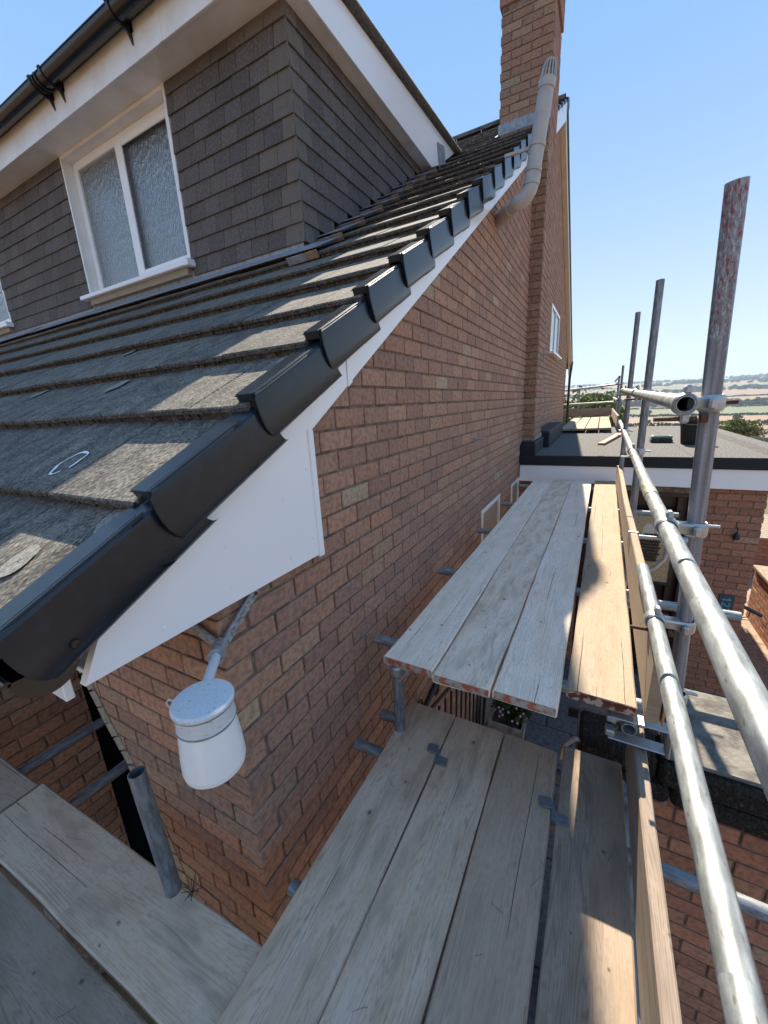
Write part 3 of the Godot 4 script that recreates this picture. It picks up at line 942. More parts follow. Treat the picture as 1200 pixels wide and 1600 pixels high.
func build_dormer() -> void:
	var zf := -2.018
	var xc := -1.10
	var soff := 2.575
	var wins := [[-4.04, -2.34], [-7.75, -6.02]]
	var y0 := 1.31
	var y1 := 2.575
	# timber carcass behind the tiles, with the window openings left free
	var body := surf()
	span(body, Vector3(-2.34, 1.0, zf - 0.12), Vector3(xc, soff, zf))
	span(body, Vector3(-6.02, 1.0, zf - 0.12), Vector3(-4.04, soff, zf))
	span(body, Vector3(-9.0, 1.0, zf - 0.12), Vector3(-7.75, soff, zf))
	span(body, Vector3(-4.04, 1.0, zf - 0.12), Vector3(-2.34, y0 - 0.06, zf))
	span(body, Vector3(-7.75, 1.0, zf - 0.12), Vector3(-6.02, y0 - 0.06, zf))
	put(body, "dormer_front", M.tile_edge, house)
	var side := surf()
	slab(side, PackedVector2Array([Vector2(2.14, 1.0), Vector2(4.6, 2.6), Vector2(4.6, soff), Vector2(2.14, soff)]), Vector3(xc, 0, 0), Vector3(0, 0, -1), Vector3.UP, Vector3.RIGHT, 0.0, -0.12)
	put(side, "dormer_cheek", M.tile_edge, house)
	# room behind the windows, with an unseen pale net added to brighten the glass
	var room := surf()
	span(room, Vector3(-8.5, 1.0, zf - 2.2), Vector3(-1.3, 2.575, zf - 2.1))
	put(room, "dormer_back_wall", M.pale_backing, house)
	# hung tiles
	var front := sub("front_cladding", house)
	var cheek := sub("cheek_cladding", house)
	var gauge := 0.128
	var w := 0.178
	var jobs := []
	for r in 11:
		var y := soff + 0.035 - (r + 1) * gauge
		if y < 1.10: continue
		var off := 0.0 if r % 2 == 0 else w * 0.5
		var x := xc + 0.021
		var first := true
		var i := 0
		while x > -6.9:
			var nx := x - (w if not first else (w * 1.0 if r % 2 == 0 else w * 0.62))
			var a := nx
			var b := x
			var parts := [[a, b]]
			for q in wins:
				if y + gauge > y0 - 0.03:
					var nxt := []
					for e in parts:
						if e[1] <= q[0] or e[0] >= q[1]: nxt.append(e)
						else:
							if e[0] < q[0]: nxt.append([e[0], q[0]])
							if e[1] > q[1]: nxt.append([q[1], e[1]])
					parts = nxt
			for e in parts:
				if e[1] - e[0] > 0.025: jobs.append([true, Vector3((e[0] + e[1]) * 0.5, y, zf), e[1] - e[0] - 0.003, first or (i == 1 and r % 3 == 0)])
			x = nx
			first = false
			i += 1
		# the cheek, down to the roof
		var s := 2.018 - 0.013
		first = true
		var smax := (y + 0.075 + 0.066) / SLOPE
		while s < smax:
			var ns := s + (w if not first else (w * 0.62 if r % 2 == 0 else w * 1.0))
			if ns > smax: ns = smax
			if ns - s > 0.03: jobs.append([false, Vector3(xc, y, -(s + ns) * 0.5), ns - s - 0.003, first])
			s = ns
			first = false
	jobs.sort_custom(func(a, b): return a[1].distance_squared_to(EYE) < b[1].distance_squared_to(EYE))
	var rest := surf()
	var nf := 0
	for j in jobs:
		var m: Material = M.wall_tile_rough if j[3] else M["wall_tile%d" % (rng.randi() % 4)]
		if j[0]:
			nf += 1
			dormer_tile(front, j[1], Vector3.RIGHT, Vector3(0, 0, 1), j[2], 0.15, m, null if nf <= 300 else rest)
		else: dormer_tile(cheek, j[1], Vector3(0, 0, -1), Vector3.RIGHT, j[2], 0.15, m, null)
	if nf > 300: tag(put(rest, "far_wall_tiles", M.wall_tile0, front), "", "", "", "stuff")
	# plain strip above the top course
	var strip := surf()
	span(strip, Vector3(-2.34, soff - 0.03, zf), Vector3(xc, soff - 0.001, zf + 0.012))
	span(strip, Vector3(-6.02, soff - 0.03, zf), Vector3(-4.04, soff - 0.001, zf + 0.012))
	span(strip, Vector3(xc, soff - 0.03, -4.3), Vector3(xc + 0.012, soff - 0.001, zf + 0.012))
	put(strip, "top_strip", M.wall_tile2, house)
	# soffit, fascia, bargeboard and the low-pitched roof
	one_box("dormer_soffit", Vector3(-9.0, soff, zf - 0.05), Vector3(-0.972, soff + 0.012, -1.792), M.upvc_old, house)
	one_box("dormer_soffit", Vector3(xc - 0.02, soff, -4.42), Vector3(-0.972, soff + 0.012, zf - 0.05), M.upvc_old, house)
	var fa := one_box("dormer_fascia", Vector3(-9.0, soff - 0.012, -1.79), Vector3(-0.951, 2.80, -1.77), M.upvc_old, house)
	for x in [-2.005, -5.2]: one_box("joint_cover", Vector3(x - 0.02, soff - 0.013, -1.7705), Vector3(x + 0.02, 2.795, -1.7665), M.upvc_old, fa, 0.001)
	var ba := surf()
	slab(ba, PackedVector2Array([Vector2(1.79, soff - 0.012), Vector2(4.32, soff - 0.012), Vector2(4.9, 2.93), Vector2(5.05, 3.03), Vector2(1.79, 2.785)]), Vector3(-0.95, 0, 0), Vector3(0, 0, -1), Vector3.UP, Vector3.RIGHT, 0.0, -0.02)
	put(ba, "dormer_bargeboard", M.upvc, house)
	var dr := surf()
	slab(dr, PackedVector2Array([Vector2(1.70, 2.782), Vector2(5.25, 3.046), Vector2(5.25, 3.08), Vector2(1.70, 2.816)]), Vector3(-0.93, 0, 0), Vector3(0, 0, -1), Vector3.UP, Vector3.RIGHT, 0.0, -8.0)
	var drp := put(dr, "dormer_roof", M.felt, house)
	var ed := surf()
	rod(ed, Vector3(-0.925, 2.815, -1.69), Vector3(-0.925, 3.083, -5.25), 0.036, 0.0, 12)
	put(ed, "roll_edge", M.tile_edge, drp)
	# gutter with its brackets and union
	var g := put(half_gutter(Vector3(-9.0, 2.805, -1.685), 8.02, 0.068), "dormer_gutter", M.black, house)
	for x in [-2.31, -3.32]: put(gutter_bracket(Vector3(x, 2.805, -1.685), 0.068), "bracket", M.black, g)
	var un := surf()
	for x in [-3.50, -3.455, -3.41]:
		var ring := []
		for k in 15: ring.append(Vector3(x, 2.805 + sin(PI + PI * k / 14.0) * 0.075, -1.685 + cos(PI + PI * k / 14.0) * 0.075))
		bend(un, ring, 0.007, 8)
	put(un, "union", M.black, g)
	put(gutter_bracket(Vector3(-3.50, 2.805, -1.685), 0.068), "bracket", M.black, g)
	# lead: apron under the front, stepped pieces down the cheek, patches at the back of the bargeboard
	var fl := sub("lead_flashing", house)
	for i in 4:
		var lx := surf()
		var x1 := xc + 0.16 - i * 1.45
		cbox(lx, Vector3(1.46, 0.004, 0.16), 0.001, roof_frame(zf + 0.075, x1 - 0.73) * Transform3D(Basis(Vector3(0, 0, 1), 0.002 * i), Vector3(0, 0.014, 0)))
		cbox(lx, Vector3(1.46, 0.11, 0.005), 0.001, Transform3D(Basis(), Vector3(x1 - 0.73 - 0.16, 1.195, zf + 0.012)))
		put(lx, "lead_piece", M.lead, fl)
	for k in range(6, 14):
		var z := 0.172 - 0.334 * k
		if z < -4.6: continue
		var lx := surf()
		var f := roof_frame(z, xc + 0.10)
		cbox(lx, Vector3(0.27, 0.005, 0.36), 0.001, f * Transform3D(Basis(Vector3(1, 0, 0), -0.09), Vector3(0.01, 0.006, -0.17)))
		cbox(lx, Vector3(0.17, 0.050, 0.006), 0.001, f * Transform3D(Basis(Vector3(1, 0, 0), 0.12), Vector3(-0.04, -0.018, 0.012)))
		put(lx, "lead_piece", M.lead, fl)
		var ly := surf()
		cbox(ly, Vector3(0.10, 0.052, 0.007), 0.002, f * Transform3D(Basis(Vector3(1, 0, 0), 0.16) * Basis(Vector3(0, 1, 0), 0.06), Vector3(0.095, -0.017, 0.012)))
		cbox(ly, Vector3(0.11, 0.004, 0.12), 0.001, f * Transform3D(Basis(Vector3(1, 0, 0), -0.09), Vector3(0.085, 0.011, -0.065)))
		put(ly, "lead_turn_down", M.lead_stained, fl)
	var pt := surf()
	cbox(pt, Vector3(0.006, 0.26, 0.24), 0.001, Transform3D(Basis(Vector3(1, 0, 0), 0.25), Vector3(-0.944, 2.77, -4.58)))
	put(pt, "lead_piece", M.lead, fl)
	for q in wins: dormer_window(q[0], q[1], y0, y1, zf)

func dormer_window(x0: float, x1: float, y0: float, y1: float, zf: float) -> void:
	var w := sub("window", house)
	var d := 0.085
	var lining := surf()
	# white lining of the opening
	span(lining, Vector3(x0, y0, zf - d), Vector3(x0 + 0.022, y1, zf + 0.022))
	span(lining, Vector3(x1 - 0.022, y0, zf - d), Vector3(x1, y1, zf + 0.022))
	span(lining, Vector3(x0 + 0.022, y1 - 0.03, zf - d), Vector3(x1 - 0.022, y1 - 0.001, zf + 0.022))
	put(lining, "lining", M.upvc_old, w)
	var a := x0 + 0.022
	var b := x1 - 0.022
	var t := y1 - 0.03
	var zz := zf - d + 0.012
	var fr := surf()
	span(fr, Vector3(a, y0, zz - 0.06), Vector3(a + 0.07, t, zz), 0.006)
	span(fr, Vector3(b - 0.07, y0, zz - 0.06), Vector3(b, t, zz), 0.006)
	span(fr, Vector3(a + 0.07, t - 0.07, zz - 0.06), Vector3(b - 0.07, t, zz), 0.006)
	span(fr, Vector3(a + 0.07, y0, zz - 0.06), Vector3(b - 0.07, y0 + 0.065, zz), 0.006)
	var mx := (x0 + x1) * 0.5 - 0.03
	span(fr, Vector3(mx - 0.045, y0 + 0.065, zz - 0.06), Vector3(mx + 0.045, t - 0.07, zz + 0.002), 0.006)
	put(fr, "frame", M.upvc, w)
	var sh := surf()
	var s0 := mx + 0.03
	var s1 := b - 0.055
	var sb := y0 + 0.05
	var stp := t - 0.055
	span(sh, Vector3(s0, sb, zz + 0.003), Vector3(s0 + 0.06, stp, zz + 0.022), 0.006)
	span(sh, Vector3(s1 - 0.06, sb, zz + 0.003), Vector3(s1, stp, zz + 0.022), 0.006)
	span(sh, Vector3(s0 + 0.06, stp - 0.06, zz + 0.003), Vector3(s1 - 0.06, stp, zz + 0.022), 0.006)
	span(sh, Vector3(s0 + 0.06, sb, zz + 0.003), Vector3(s1 - 0.06, sb + 0.06, zz + 0.022), 0.006)
	put(sh, "opening_sash", M.upvc, w)
	one_box("pane", Vector3(a + 0.068, y0 + 0.063, zz - 0.03), Vector3(mx - 0.043, t - 0.068, zz - 0.024), M.glass, w, 0.0)
	one_box("pane", Vector3(mx + 0.043, y0 + 0.063, zz - 0.028), Vector3(b - 0.068, t - 0.068, zz - 0.022), M.glass, w, 0.0)
	one_box("inner_pane", Vector3(a + 0.068, y0 + 0.063, zz - 0.052), Vector3(mx - 0.043, t - 0.068, zz - 0.047), M.glass, w, 0.0)
	one_box("inner_pane", Vector3(mx + 0.043, y0 + 0.063, zz - 0.052), Vector3(b - 0.068, t - 0.068, zz - 0.047), M.glass, w, 0.0)
	one_box("added_net", Vector3(a, y0 + 0.01, zz - 0.21), Vector3(b, t, zz - 0.20), M.pale_backing, w)  # added behind the panes so the glass looks brighter
	one_box("sill", Vector3(x0 - 0.06, y0 - 0.04, zf - d), Vector3(x1 + 0.045, y0 - 0.001, zf + 0.10), M.upvc, w, 0.005)
	one_box("sill_packer", Vector3(x0 + 0.05, y0 - 0.10, zf + 0.0), Vector3(x1 - 0.02, y0 - 0.041, zf + 0.06), M.sill_board, w)
	one_box("cill_end", Vector3(x1 - 0.005, y0 - 0.045, zf + 0.02), Vector3(x1 + 0.05, y0 + 0.012, zf + 0.105), M.upvc, w, 0.006)

# ------------------------------------------------------------------ scaffold
func plank_mesh(length: float, width: float, thick: float, sd: int) -> SurfaceTool:
	# a used board along local z, top face at y = 0, centred on x: uneven edges, a little twist and sag, worn corners
	var r := RandomNumberGenerator.new()
	r.seed = sd
	var nz := noise(1.0, sd, 2)
	var st := surf()
	var n: int = max(6, int(length / 0.16))
	var uvo := Vector2(r.randf() * 0.25, r.randf() * 2.0)
	var ring := func(i: int) -> Array:
		var z: float = length * i / n
		var wl: float = width * 0.5 + 0.0035 * nz.get_noise_2d(z * 2.6, 3.0)
		var wr: float = width * 0.5 + 0.0035 * nz.get_noise_2d(z * 2.6, 9.0)
		var tw: float = 0.012 * nz.get_noise_2d(z * 0.35, 20.0)
		var up: float = 0.004 * nz.get_noise_2d(z * 0.5, 33.0)
		var c := 0.005
		var out := []
		for p in [[-wl + c, 0.0], [wr - c, 0.0], [wr, -c], [wr, -thick + c], [wr - c, -thick], [-wl + c, -thick], [-wl, -thick + c], [-wl, -c]]:
			out.append(Vector3(p[0], p[1] + up + tw * p[0] / width, z + 0.006 * nz.get_noise_2d(p[0] * 9.0, i * 3.0 + 50.0) * (1.0 if i in [0, n] else 0.0)))
		return out
	for i in n:
		var a: Array = ring.call(i)
		var b: Array = ring.call(i + 1)
		var mid := Vector3(0, -thick * 0.5, length * (i + 0.5) / n)
		for k in 8:
			var q := [a[k], a[(k + 1) % 8], b[(k + 1) % 8], b[k]]
			var nn: Vector3 = (q[1] - q[0]).cross(q[3] - q[0]).normalized()
			if nn.dot((q[0] + q[2]) * 0.5 - mid) < 0.0: nn = -nn
			var uv := []
			for v in q: uv.append(Vector2(v.x + v.y * 1.0 + 0.15, v.z) + uvo)
			face(st, q, nn, uv)
	for e in [0, n]:
		var a: Array = ring.call(e)
		var uv := []
		for v in a: uv.append(Vector2(v.x + 0.15, v.y * 0.4) + uvo)
		face(st, a, Vector3(0, 0, -1 if e == 0 else 1), uv)
	return st

func plank(label: String, from: Vector3, along: Vector3, length: float, m: String, sd: int, width := 0.224, thick := 0.038, group := "", called := "scaffold_board") -> Node3D:
	# from: middle of the end that is named first, at the top face
	var t := thing(called, label, "board", from, group)
	var z := along.normalized()
	var x := Vector3.UP.cross(z).normalized()
	t.basis = Basis(x, z.cross(x), z)
	put(plank_mesh(length, width, thick, sd), "plank", M[m], t)
	return t

func end_band(t: Node3D, width: float, thick: float, m: String, z := 0.0) -> void:
	# paint left on the end grain of a board
	var st := surf()
	span(st, Vector3(-width * 0.5 + 0.004, -thick + 0.003, z - 0.0035), Vector3(width * 0.5 - 0.004, -0.003, z + 0.002), 0.001)
	put(st, "painted_end", M[m], t)

func tube(label: String, a: Vector3, b: Vector3, m := "tube", group := "", called := "scaffold_tube") -> Node3D:
	var t := thing(called, label, "scaffold tube", a, group)
	var st := surf()
	var d := b - a
	if m == "pole_red":
		# v runs over the whole length for the painted top
		var l := d.length()
		lathe(st, [Vector2(0.0242, 0.0), Vector2(0.0242, 1.0)], Transform3D(frame_of(d) * Basis.from_scale(Vector3(1, l, 1)), Vector3.ZERO), 24)
		put(st, "pipe", M[m], t)
		var rim := surf()
		lathe(rim, [Vector2(0.0242, 0), Vector2(0.0205, 0), Vector2(0.0205, -0.12)], Transform3D(frame_of(d), d), 24)
		put(rim, "open_end", M.tube_inside, t)
	else:
		rod(st, Vector3.ZERO, d, 0.02415, 0.0205, 24)
		put(st, "pipe", M[m], t)
	return t

func hexnut(st: SurfaceTool, at: Vector3, axis: Vector3, r := 0.013, l := 0.016) -> void:
	lathe(st, [Vector2(0, 0), Vector2(r, 0), Vector2(r, l), Vector2(0, l)], Transform3D(frame_of(axis), at), 6)

func clamp_half(t: Node3D, at: Vector3, axis: Vector3, toward: Vector3, rusty: bool) -> void:
	# the saddle round one tube, its hinged flap, and the bolt with its nut
	var b := frame_of(axis)
	var st := surf()
	lathe(st, [Vector2(0.0245, -0.022), Vector2(0.0275, -0.024), Vector2(0.0315, -0.017), Vector2(0.0325, 0.0), Vector2(0.0315, 0.017), Vector2(0.0275, 0.024), Vector2(0.0245, 0.022)], Transform3D(b, at), 26)
	put(st, "saddle", M.coupler, t)
	var side := axis.cross(toward).normalized()
	var fl := surf()
	var f := Basis(side, axis.normalized(), side.cross(axis.normalized()))
	cbox(fl, Vector3(0.030, 0.038, 0.022), 0.006, Transform3D(f, at + side * 0.040 - toward * 0.004))
	put(fl, "flap", M.coupler, t)
	var hg := surf()
	cbox(hg, Vector3(0.026, 0.034, 0.020), 0.006, Transform3D(f, at - side * 0.040 - toward * 0.004))
	put(hg, "hinge", M.coupler, t)
	var bo := surf()
	var s := at + side * 0.042 - toward * 0.035
	rod(bo, s, s + toward * 0.105, 0.0062, 0.0, 10)
	put(bo, "bolt", M.rust if rusty else M.coupler, t)
	var nu := surf()
	hexnut(nu, s + toward * 0.028 - toward * 0.052, toward)
	put(nu, "nut", M.rust if rusty else M.coupler, t)

func coupler(label: String, a: Vector3, axis_a: Vector3, b: Vector3, axis_b: Vector3, rusty := false, ta := Vector3.ZERO, tb := Vector3.ZERO) -> void:
	var t := thing("scaffold_coupler", label, "coupler", (a + b) * 0.5, "couplers on the scaffold")
	var ra := a - t.position
	var rb := b - t.position
	var gap := (rb - ra).normalized()
	clamp_half(t, ra, axis_a, ta if ta != Vector3.ZERO else -gap, rusty)
	clamp_half(t, rb, axis_b, tb if tb != Vector3.ZERO else gap, rusty)
	var st := surf()
	cbox(st, Vector3(0.036, maxf((rb - ra).length() - 0.045, 0.012), 0.036), 0.005, Transform3D(frame_of(gap), (ra + rb) * 0.5))
	put(st, "body", M.coupler, t)

func board_clip(label: String, at: Vector3, turn: float) -> void:
	var t := thing("board_clip", label, "clip", at)
	t.rotation.y = turn
	var st := surf()
	cbox(st, Vector3(0.045, 0.004, 0.042), 0.001, Transform3D(Basis(Vector3(0, 0, 1), 0.05), Vector3(-0.026, 0.005, -0.024)))
	cbox(st, Vector3(0.045, 0.004, 0.042), 0.001, Transform3D(Basis(Vector3(0, 0, 1), -0.05), Vector3(0.026, 0.005, 0.026)))
	put(st, "plate", M.clip, t)
	var st2 := surf()
	cbox(st2, Vector3(0.012, 0.03, 0.06), 0.001, Transform3D(Basis(), Vector3(0, -0.012, 0.002)))
	rod(st2, Vector3(0.03, 0.004, 0.03), Vector3(0.03, 0.010, 0.03), 0.008, 0.0, 10)
	put(st2, "spigot", M.clip, t)

func build_scaffold() -> void:
	var zb := Vector3(0, 0, -1)
	var up := "boards of the upper walkway"
	var low := "boards of the lower walkway"
	# upper walkway, boards running away along the wall
	var u1 := plank("pale upper walkway board nearest the brick wall, orange paint on its end", Vector3(0.304, -1.04, -0.612), Vector3(0.010, 0, -1), 4.22, "wood2", 11, 0.226, 0.038, up)
	end_band(u1, 0.226, 0.038, "end_paint")
	var u2 := plank("scratched grey upper walkway board, second from the brick wall", Vector3(0.538, -1.042, -0.598), Vector3(0.008, 0, -1), 4.24, "wood3", 12, 0.226, 0.038, up)
	end_band(u2, 0.226, 0.038, "end_paint")
	var u3 := plank("pale grey upper walkway board, third from the brick wall", Vector3(0.772, -1.041, -0.603), Vector3(0.006, 0, -1), 4.23, "wood0", 13, 0.222, 0.038, up)
	end_band(u3, 0.222, 0.038, "end_paint")
	var u4 := plank("sunlit outer board of the upper walkway, dark red painted end", Vector3(1.014, -1.036, -0.716), Vector3(0.010, 0, -1), 4.13, "wood5", 14, 0.220, 0.040, up)
	end_band(u4, 0.220, 0.040, "end_paint_dark")
	# lower walkway
	plank("worn lower walkway board against the brick wall, chalky white patches", Vector3(0.320, -1.452, -0.845), Vector3(0.004, 0, 1), 3.6, "wood1", 21, 0.226, 0.038, low)
	plank("blotchy grey lower walkway board, second from the brick wall", Vector3(0.551, -1.450, -0.842), Vector3(0.004, 0, 1), 3.6, "wood1", 22, 0.224, 0.038, low)
	plank("brown-grey lower walkway board, third from the brick wall", Vector3(0.780, -1.451, -0.838), Vector3(0.003, 0, 1), 3.6, "wood4", 23, 0.222, 0.038, low)
	plank("dark outer lower walkway board with a sunlit near half", Vector3(1.016, -1.449, -0.880), Vector3(0.004, 0, 1), 3.6, "wood6", 24, 0.216, 0.038, low)
	# boards round the front of the house
	var fr := "boards of the front walkway"
	plank("cracked grey front walkway board nearest the porch", Vector3(-1.05, -1.493, 0.335), Vector3(1, 0, -0.035), 1.62, "wood1", 31, 0.226, 0.038, fr)
	plank("dark stained front walkway board, bottom left of the picture", Vector3(-1.05, -1.496, 0.568), Vector3(1, 0, -0.03), 1.60, "wood6", 32, 0.226, 0.038, fr)
	plank("front walkway board behind the stained one, nearest the viewer", Vector3(-1.05, -1.494, 0.802), Vector3(1, 0, -0.03), 1.60, "wood3", 33, 0.226, 0.038, fr)
	plank("brown front walkway board cut off by the left edge of the picture", Vector3(-1.078, -1.50, 0.345), Vector3(-1, 0, 0.04), 1.6, "wood4", 34, 0.226, 0.038, fr)
	# toe boards on edge
	toe_board("brown toe board on edge along the upper walkway", Vector3(1.158, -1.035, -0.655), Vector3(0.006, 0, -1), 3.98, "toe", 41)
	toe_board("toe board on edge along the lower walkway, its top rounded by wear", Vector3(1.152, -1.440, 2.2), Vector3(0.0, 0, -1), 3.12, "toe_dark", 42)
	# metal strap round the upper toe board and the hoop on its far end
	for q in [[-2.02, "thin metal hoop round the upper toe board", "hoop"], [-4.60, "pale metal hoop on the far end of the upper toe board", "hoop"]]:
		var st := surf()
		var z: float = q[0]
		var x: float = 1.158 + 0.006 * (-0.655 - z)
		span(st, Vector3(x - 0.025, -0.812, z - 0.012), Vector3(x + 0.025, -0.806, z + 0.012), 0.002)
		span(st, Vector3(x - 0.026, -0.90, z - 0.012), Vector3(x - 0.0215, -0.8065, z + 0.012), 0.001)
		span(st, Vector3(x + 0.0215, -0.90, z - 0.012), Vector3(x + 0.026, -0.8065, z + 0.012), 0.001)
		tag(put(st, "metal_hoop", M.coupler), q[1], q[2])
	# board clips
	board_clip("small rusty clip between the first two lower walkway boards", Vector3(0.437, -1.449, -0.60), 0.1)
	board_clip("blue-grey clip between the two outer lower walkway boards", Vector3(0.897, -1.449, -0.56), 0.1)
	# standards
	tube("tall near upright pole with flaking red paint on top", Vector3(1.438, GROUND, -1.355), Vector3(1.182, 0.492, -0.787), "pole_red", "upright poles of the scaffold", "scaffold_pole")
	tube("second upright pole from the viewer, plain grey", Vector3(1.206, GROUND, -2.711), Vector3(1.206, 0.70, -2.711), "tube_dull", "upright poles of the scaffold", "scaffold_pole")
	tube("third upright pole from the viewer, thinner in the distance", Vector3(1.192, GROUND, -4.478), Vector3(1.192, 0.80, -4.478), "tube_dull", "upright poles of the scaffold", "scaffold_pole")
	tube("short rusty upright pole with open top by the porch arch", Vector3(-0.075, GROUND, 0.190), Vector3(-0.195, -1.01, 0.215), "tube_dull", "upright poles of the scaffold", "scaffold_pole")
	tube("short upright under the corner of the upper walkway by the wall", Vector3(0.228, GROUND, -0.665), Vector3(0.228, -1.09, -0.665), "tube_dull", "upright poles of the scaffold", "scaffold_pole")
	# rails
	var rg := "guard rails of the scaffold"
	tube("long bright guard rail running past the viewer on the right", Vector3(1.147, -0.418, -1.265), Vector3(1.136, -0.415, 2.4), "tube", rg, "guard_rail")
	tube("far half of the long guard rail, down to the flat roof", Vector3(1.146, -0.418, -1.27), Vector3(1.20, -0.395, -6.2), "tube", rg, "guard_rail")
	tube("lower guard rail ending in an open end above the toe board", Vector3(1.160, -0.777, -1.36), Vector3(1.154, -0.777, 2.4), "tube", rg, "guard_rail")
	tube("top guard rail with its open end by the red-topped pole", Vector3(1.143, -0.038, -0.775), Vector3(1.15, 0.04, -5.1), "tube", rg, "guard_rail")
	# sleeve that joins the two lengths of the guard rail
	var sl := surf()
	rod(sl, Vector3(1.147, -0.418, -1.25), Vector3(1.148, -0.4178, -1.47), 0.0268, 0.0, 24)
	tag(put(sl, "tube_sleeve", M.tube_green), "greenish sleeve joining the two lengths of guard rail", "sleeve")
	# ledgers under the outer edge and transoms under the boards
	tube("ledger tube under the outer edge of the upper walkway", Vector3(1.112, -1.152, -0.735), Vector3(1.13, -1.152, -4.85), "tube", "ledgers of the scaffold", "scaffold_ledger")
	tube("ledger tube under the outer edge of the lower walkway", Vector3(1.128, -1.565, -0.9), Vector3(1.128, -1.565, 2.3), "tube_dull", "ledgers of the scaffold", "scaffold_ledger")
	var tr := "transoms under the walkways"
	for q in [[-0.80, -1.104, 0.045, 1.19, "nearest transom under the upper walkway, its end close to the brick wall"], [-1.68, -1.104, 0.05, 1.63, "second transom under the upper walkway, sticking out past the rails"], [-2.62, -1.104, 0.06, 1.20, "third transom under the upper walkway"], [-3.62, -1.104, 0.05, 1.64, "fourth transom under the upper walkway, sticking out past the rails"], [-4.62, -1.104, 0.06, 1.22, "farthest transom under the upper walkway by the flat roof"],
		[-0.555, -1.516, 0.05, 2.3, "transom under the lower walkway running out in front of the outbuilding"], [-0.765, -1.516, 0.07, 1.2, "short transom end by the wall under the lower walkway"], [0.02, -1.516, 0.16, 1.30, "transom under the lower walkway beside the viewer"]]:
		tube(q[4], Vector3(q[2], q[1], q[0]), Vector3(q[3], q[1], q[0] - 0.02), "tube" if q[1] > -1.3 else "tube_dull", tr, "scaffold_transom")
	tube("grey transom under the front walkway boards, farther into the porch", Vector3(-1.42, -1.62, 0.62), Vector3(-1.30, -1.60, -1.2), "tube_dull", tr, "scaffold_transom")
	tube("grey transom under the front walkway boards, nearer the arch", Vector3(-0.98, -1.62, 0.62), Vector3(-0.92, -1.60, -1.2), "tube_dull", tr, "scaffold_transom")
	# couplers
	var X := Vector3(1, 0, 0)
	var Z := Vector3(0, 0, 1)
	var Y := Vector3.UP
	coupler("rusty coupler holding the open-ended top rail to the red-topped pole", Vector3(1.143, -0.038, -0.80), Z, Vector3(1.215, -0.04, -0.852), Y, true, Vector3(-1, 0.0, 0.1), X)
	coupler("shiny coupler holding the long guard rail to the red-topped pole", Vector3(1.147, -0.418, -0.825), Z, Vector3(1.238, -0.44, -0.905), Y, false, Vector3(-1, 0, 0), X)
	coupler("coupler holding the lower guard rail to the red-topped pole", Vector3(1.159, -0.777, -0.87), Z, Vector3(1.262, -0.82, -0.955), Y, true, Vector3(-1, 0, 0), X)
	coupler("coupler where the guard rail meets the second pole", Vector3(1.163, -0.411, -2.75), Z, Vector3(1.206, -0.41, -2.711), Y, false, Vector3(-1, 0, 0), X)
	coupler("coupler where the top rail meets the second pole", Vector3(1.147, 0.0, -2.75), Z, Vector3(1.206, 0.0, -2.711), Y, true, Vector3(-1, 0, 0), X)
	coupler("coupler where the guard rail meets the third pole", Vector3(1.182, -0.402, -4.52), Z, Vector3(1.192, -0.40, -4.478), Y, false, Vector3(-1, 0, 0), X)
	coupler("coupler where the top rail meets the third pole", Vector3(1.149, 0.03, -4.52), Z, Vector3(1.192, 0.03, -4.478), Y, true, Vector3(-1, 0, 0), X)
	coupler("big bracket coupler under the near end of the upper walkway", Vector3(1.114, -1.152, -0.79), Z, Vector3(1.285, -1.152, -0.995), Y, false, Vector3(0, 1, 0), X)
	coupler("coupler joining the ledger and second transom", Vector3(1.116, -1.152, -1.72), Z, Vector3(1.15, -1.104, -1.70), X, false, Vector3(0, 1, 0), Vector3(0, 0, 1))
	coupler("coupler under the wall corner of the upper walkway", Vector3(0.228, -1.13, -0.665), Y, Vector3(0.25, -1.106, -0.74), X, false, Vector3(0, 0, 1), Vector3(0, -1, 0))
	# the perforated bracket plate behind the toe board's end, and the wide clamp plate below
	var pl := thing("bracket_plate", "orange perforated plate at the end of the upper toe board", "bracket", Vector3(1.183, -1.035, -0.70))
	one_box("plate", Vector3(0.0, 0.0, -0.06), Vector3(0.006, 0.225, 0.05), M.copper, pl)
	for k in 6:
		for e in [-0.05, 0.038]: one_box("slot", Vector3(0.0055, 0.015 + k * 0.035, e), Vector3(0.0075, 0.035 + k * 0.035, e + 0.008), M.black, pl, 0.0)
	var cp := thing("clamp_plate", "galvanised clamp plate under the near end of the upper walkway", "bracket", Vector3(1.115, -1.15, -0.74))
	var cs := surf()
	cbox(cs, Vector3(0.19, 0.006, 0.05), 0.002, Transform3D(Basis(), Vector3(0.03, 0.045, 0.0)))
	cbox(cs, Vector3(0.17, 0.006, 0.05), 0.002, Transform3D(Basis(), Vector3(0.02, -0.045, 0.0)))
	cbox(cs, Vector3(0.006, 0.12, 0.05), 0.002, Transform3D(Basis(), Vector3(0.115, 0.0, 0.0)))
	cbox(cs, Vector3(0.03, 0.024, 0.04), 0.004, Transform3D(Basis(), Vector3(-0.06, 0.03, 0.0)))
	cbox(cs, Vector3(0.03, 0.024, 0.04), 0.004, Transform3D(Basis(), Vector3(-0.06, -0.03, 0.0)))
	put(cs, "plate", M.coupler, cp)
	# far scaffold behind the flat roof
	var fg := "boards of the far scaffold beyond the flat roof"
	for k in 4:
		plank(["far scaffold board in the shade of the house, nearest the wall", "second far scaffold board from the house wall", "third far scaffold board, in full sun", "outermost far scaffold board, beside its toe board"][k], Vector3(0.31 + k * 0.245, -0.66 + 0.004 * k, -8.62 + [0.0, 0.03, 0.05, 0.04][k]), Vector3(0.004, 0, -1), 4.9, ["wood5", "wood5", "wood5", "wood5"][k], 51 + k, 0.228, 0.038, fg)
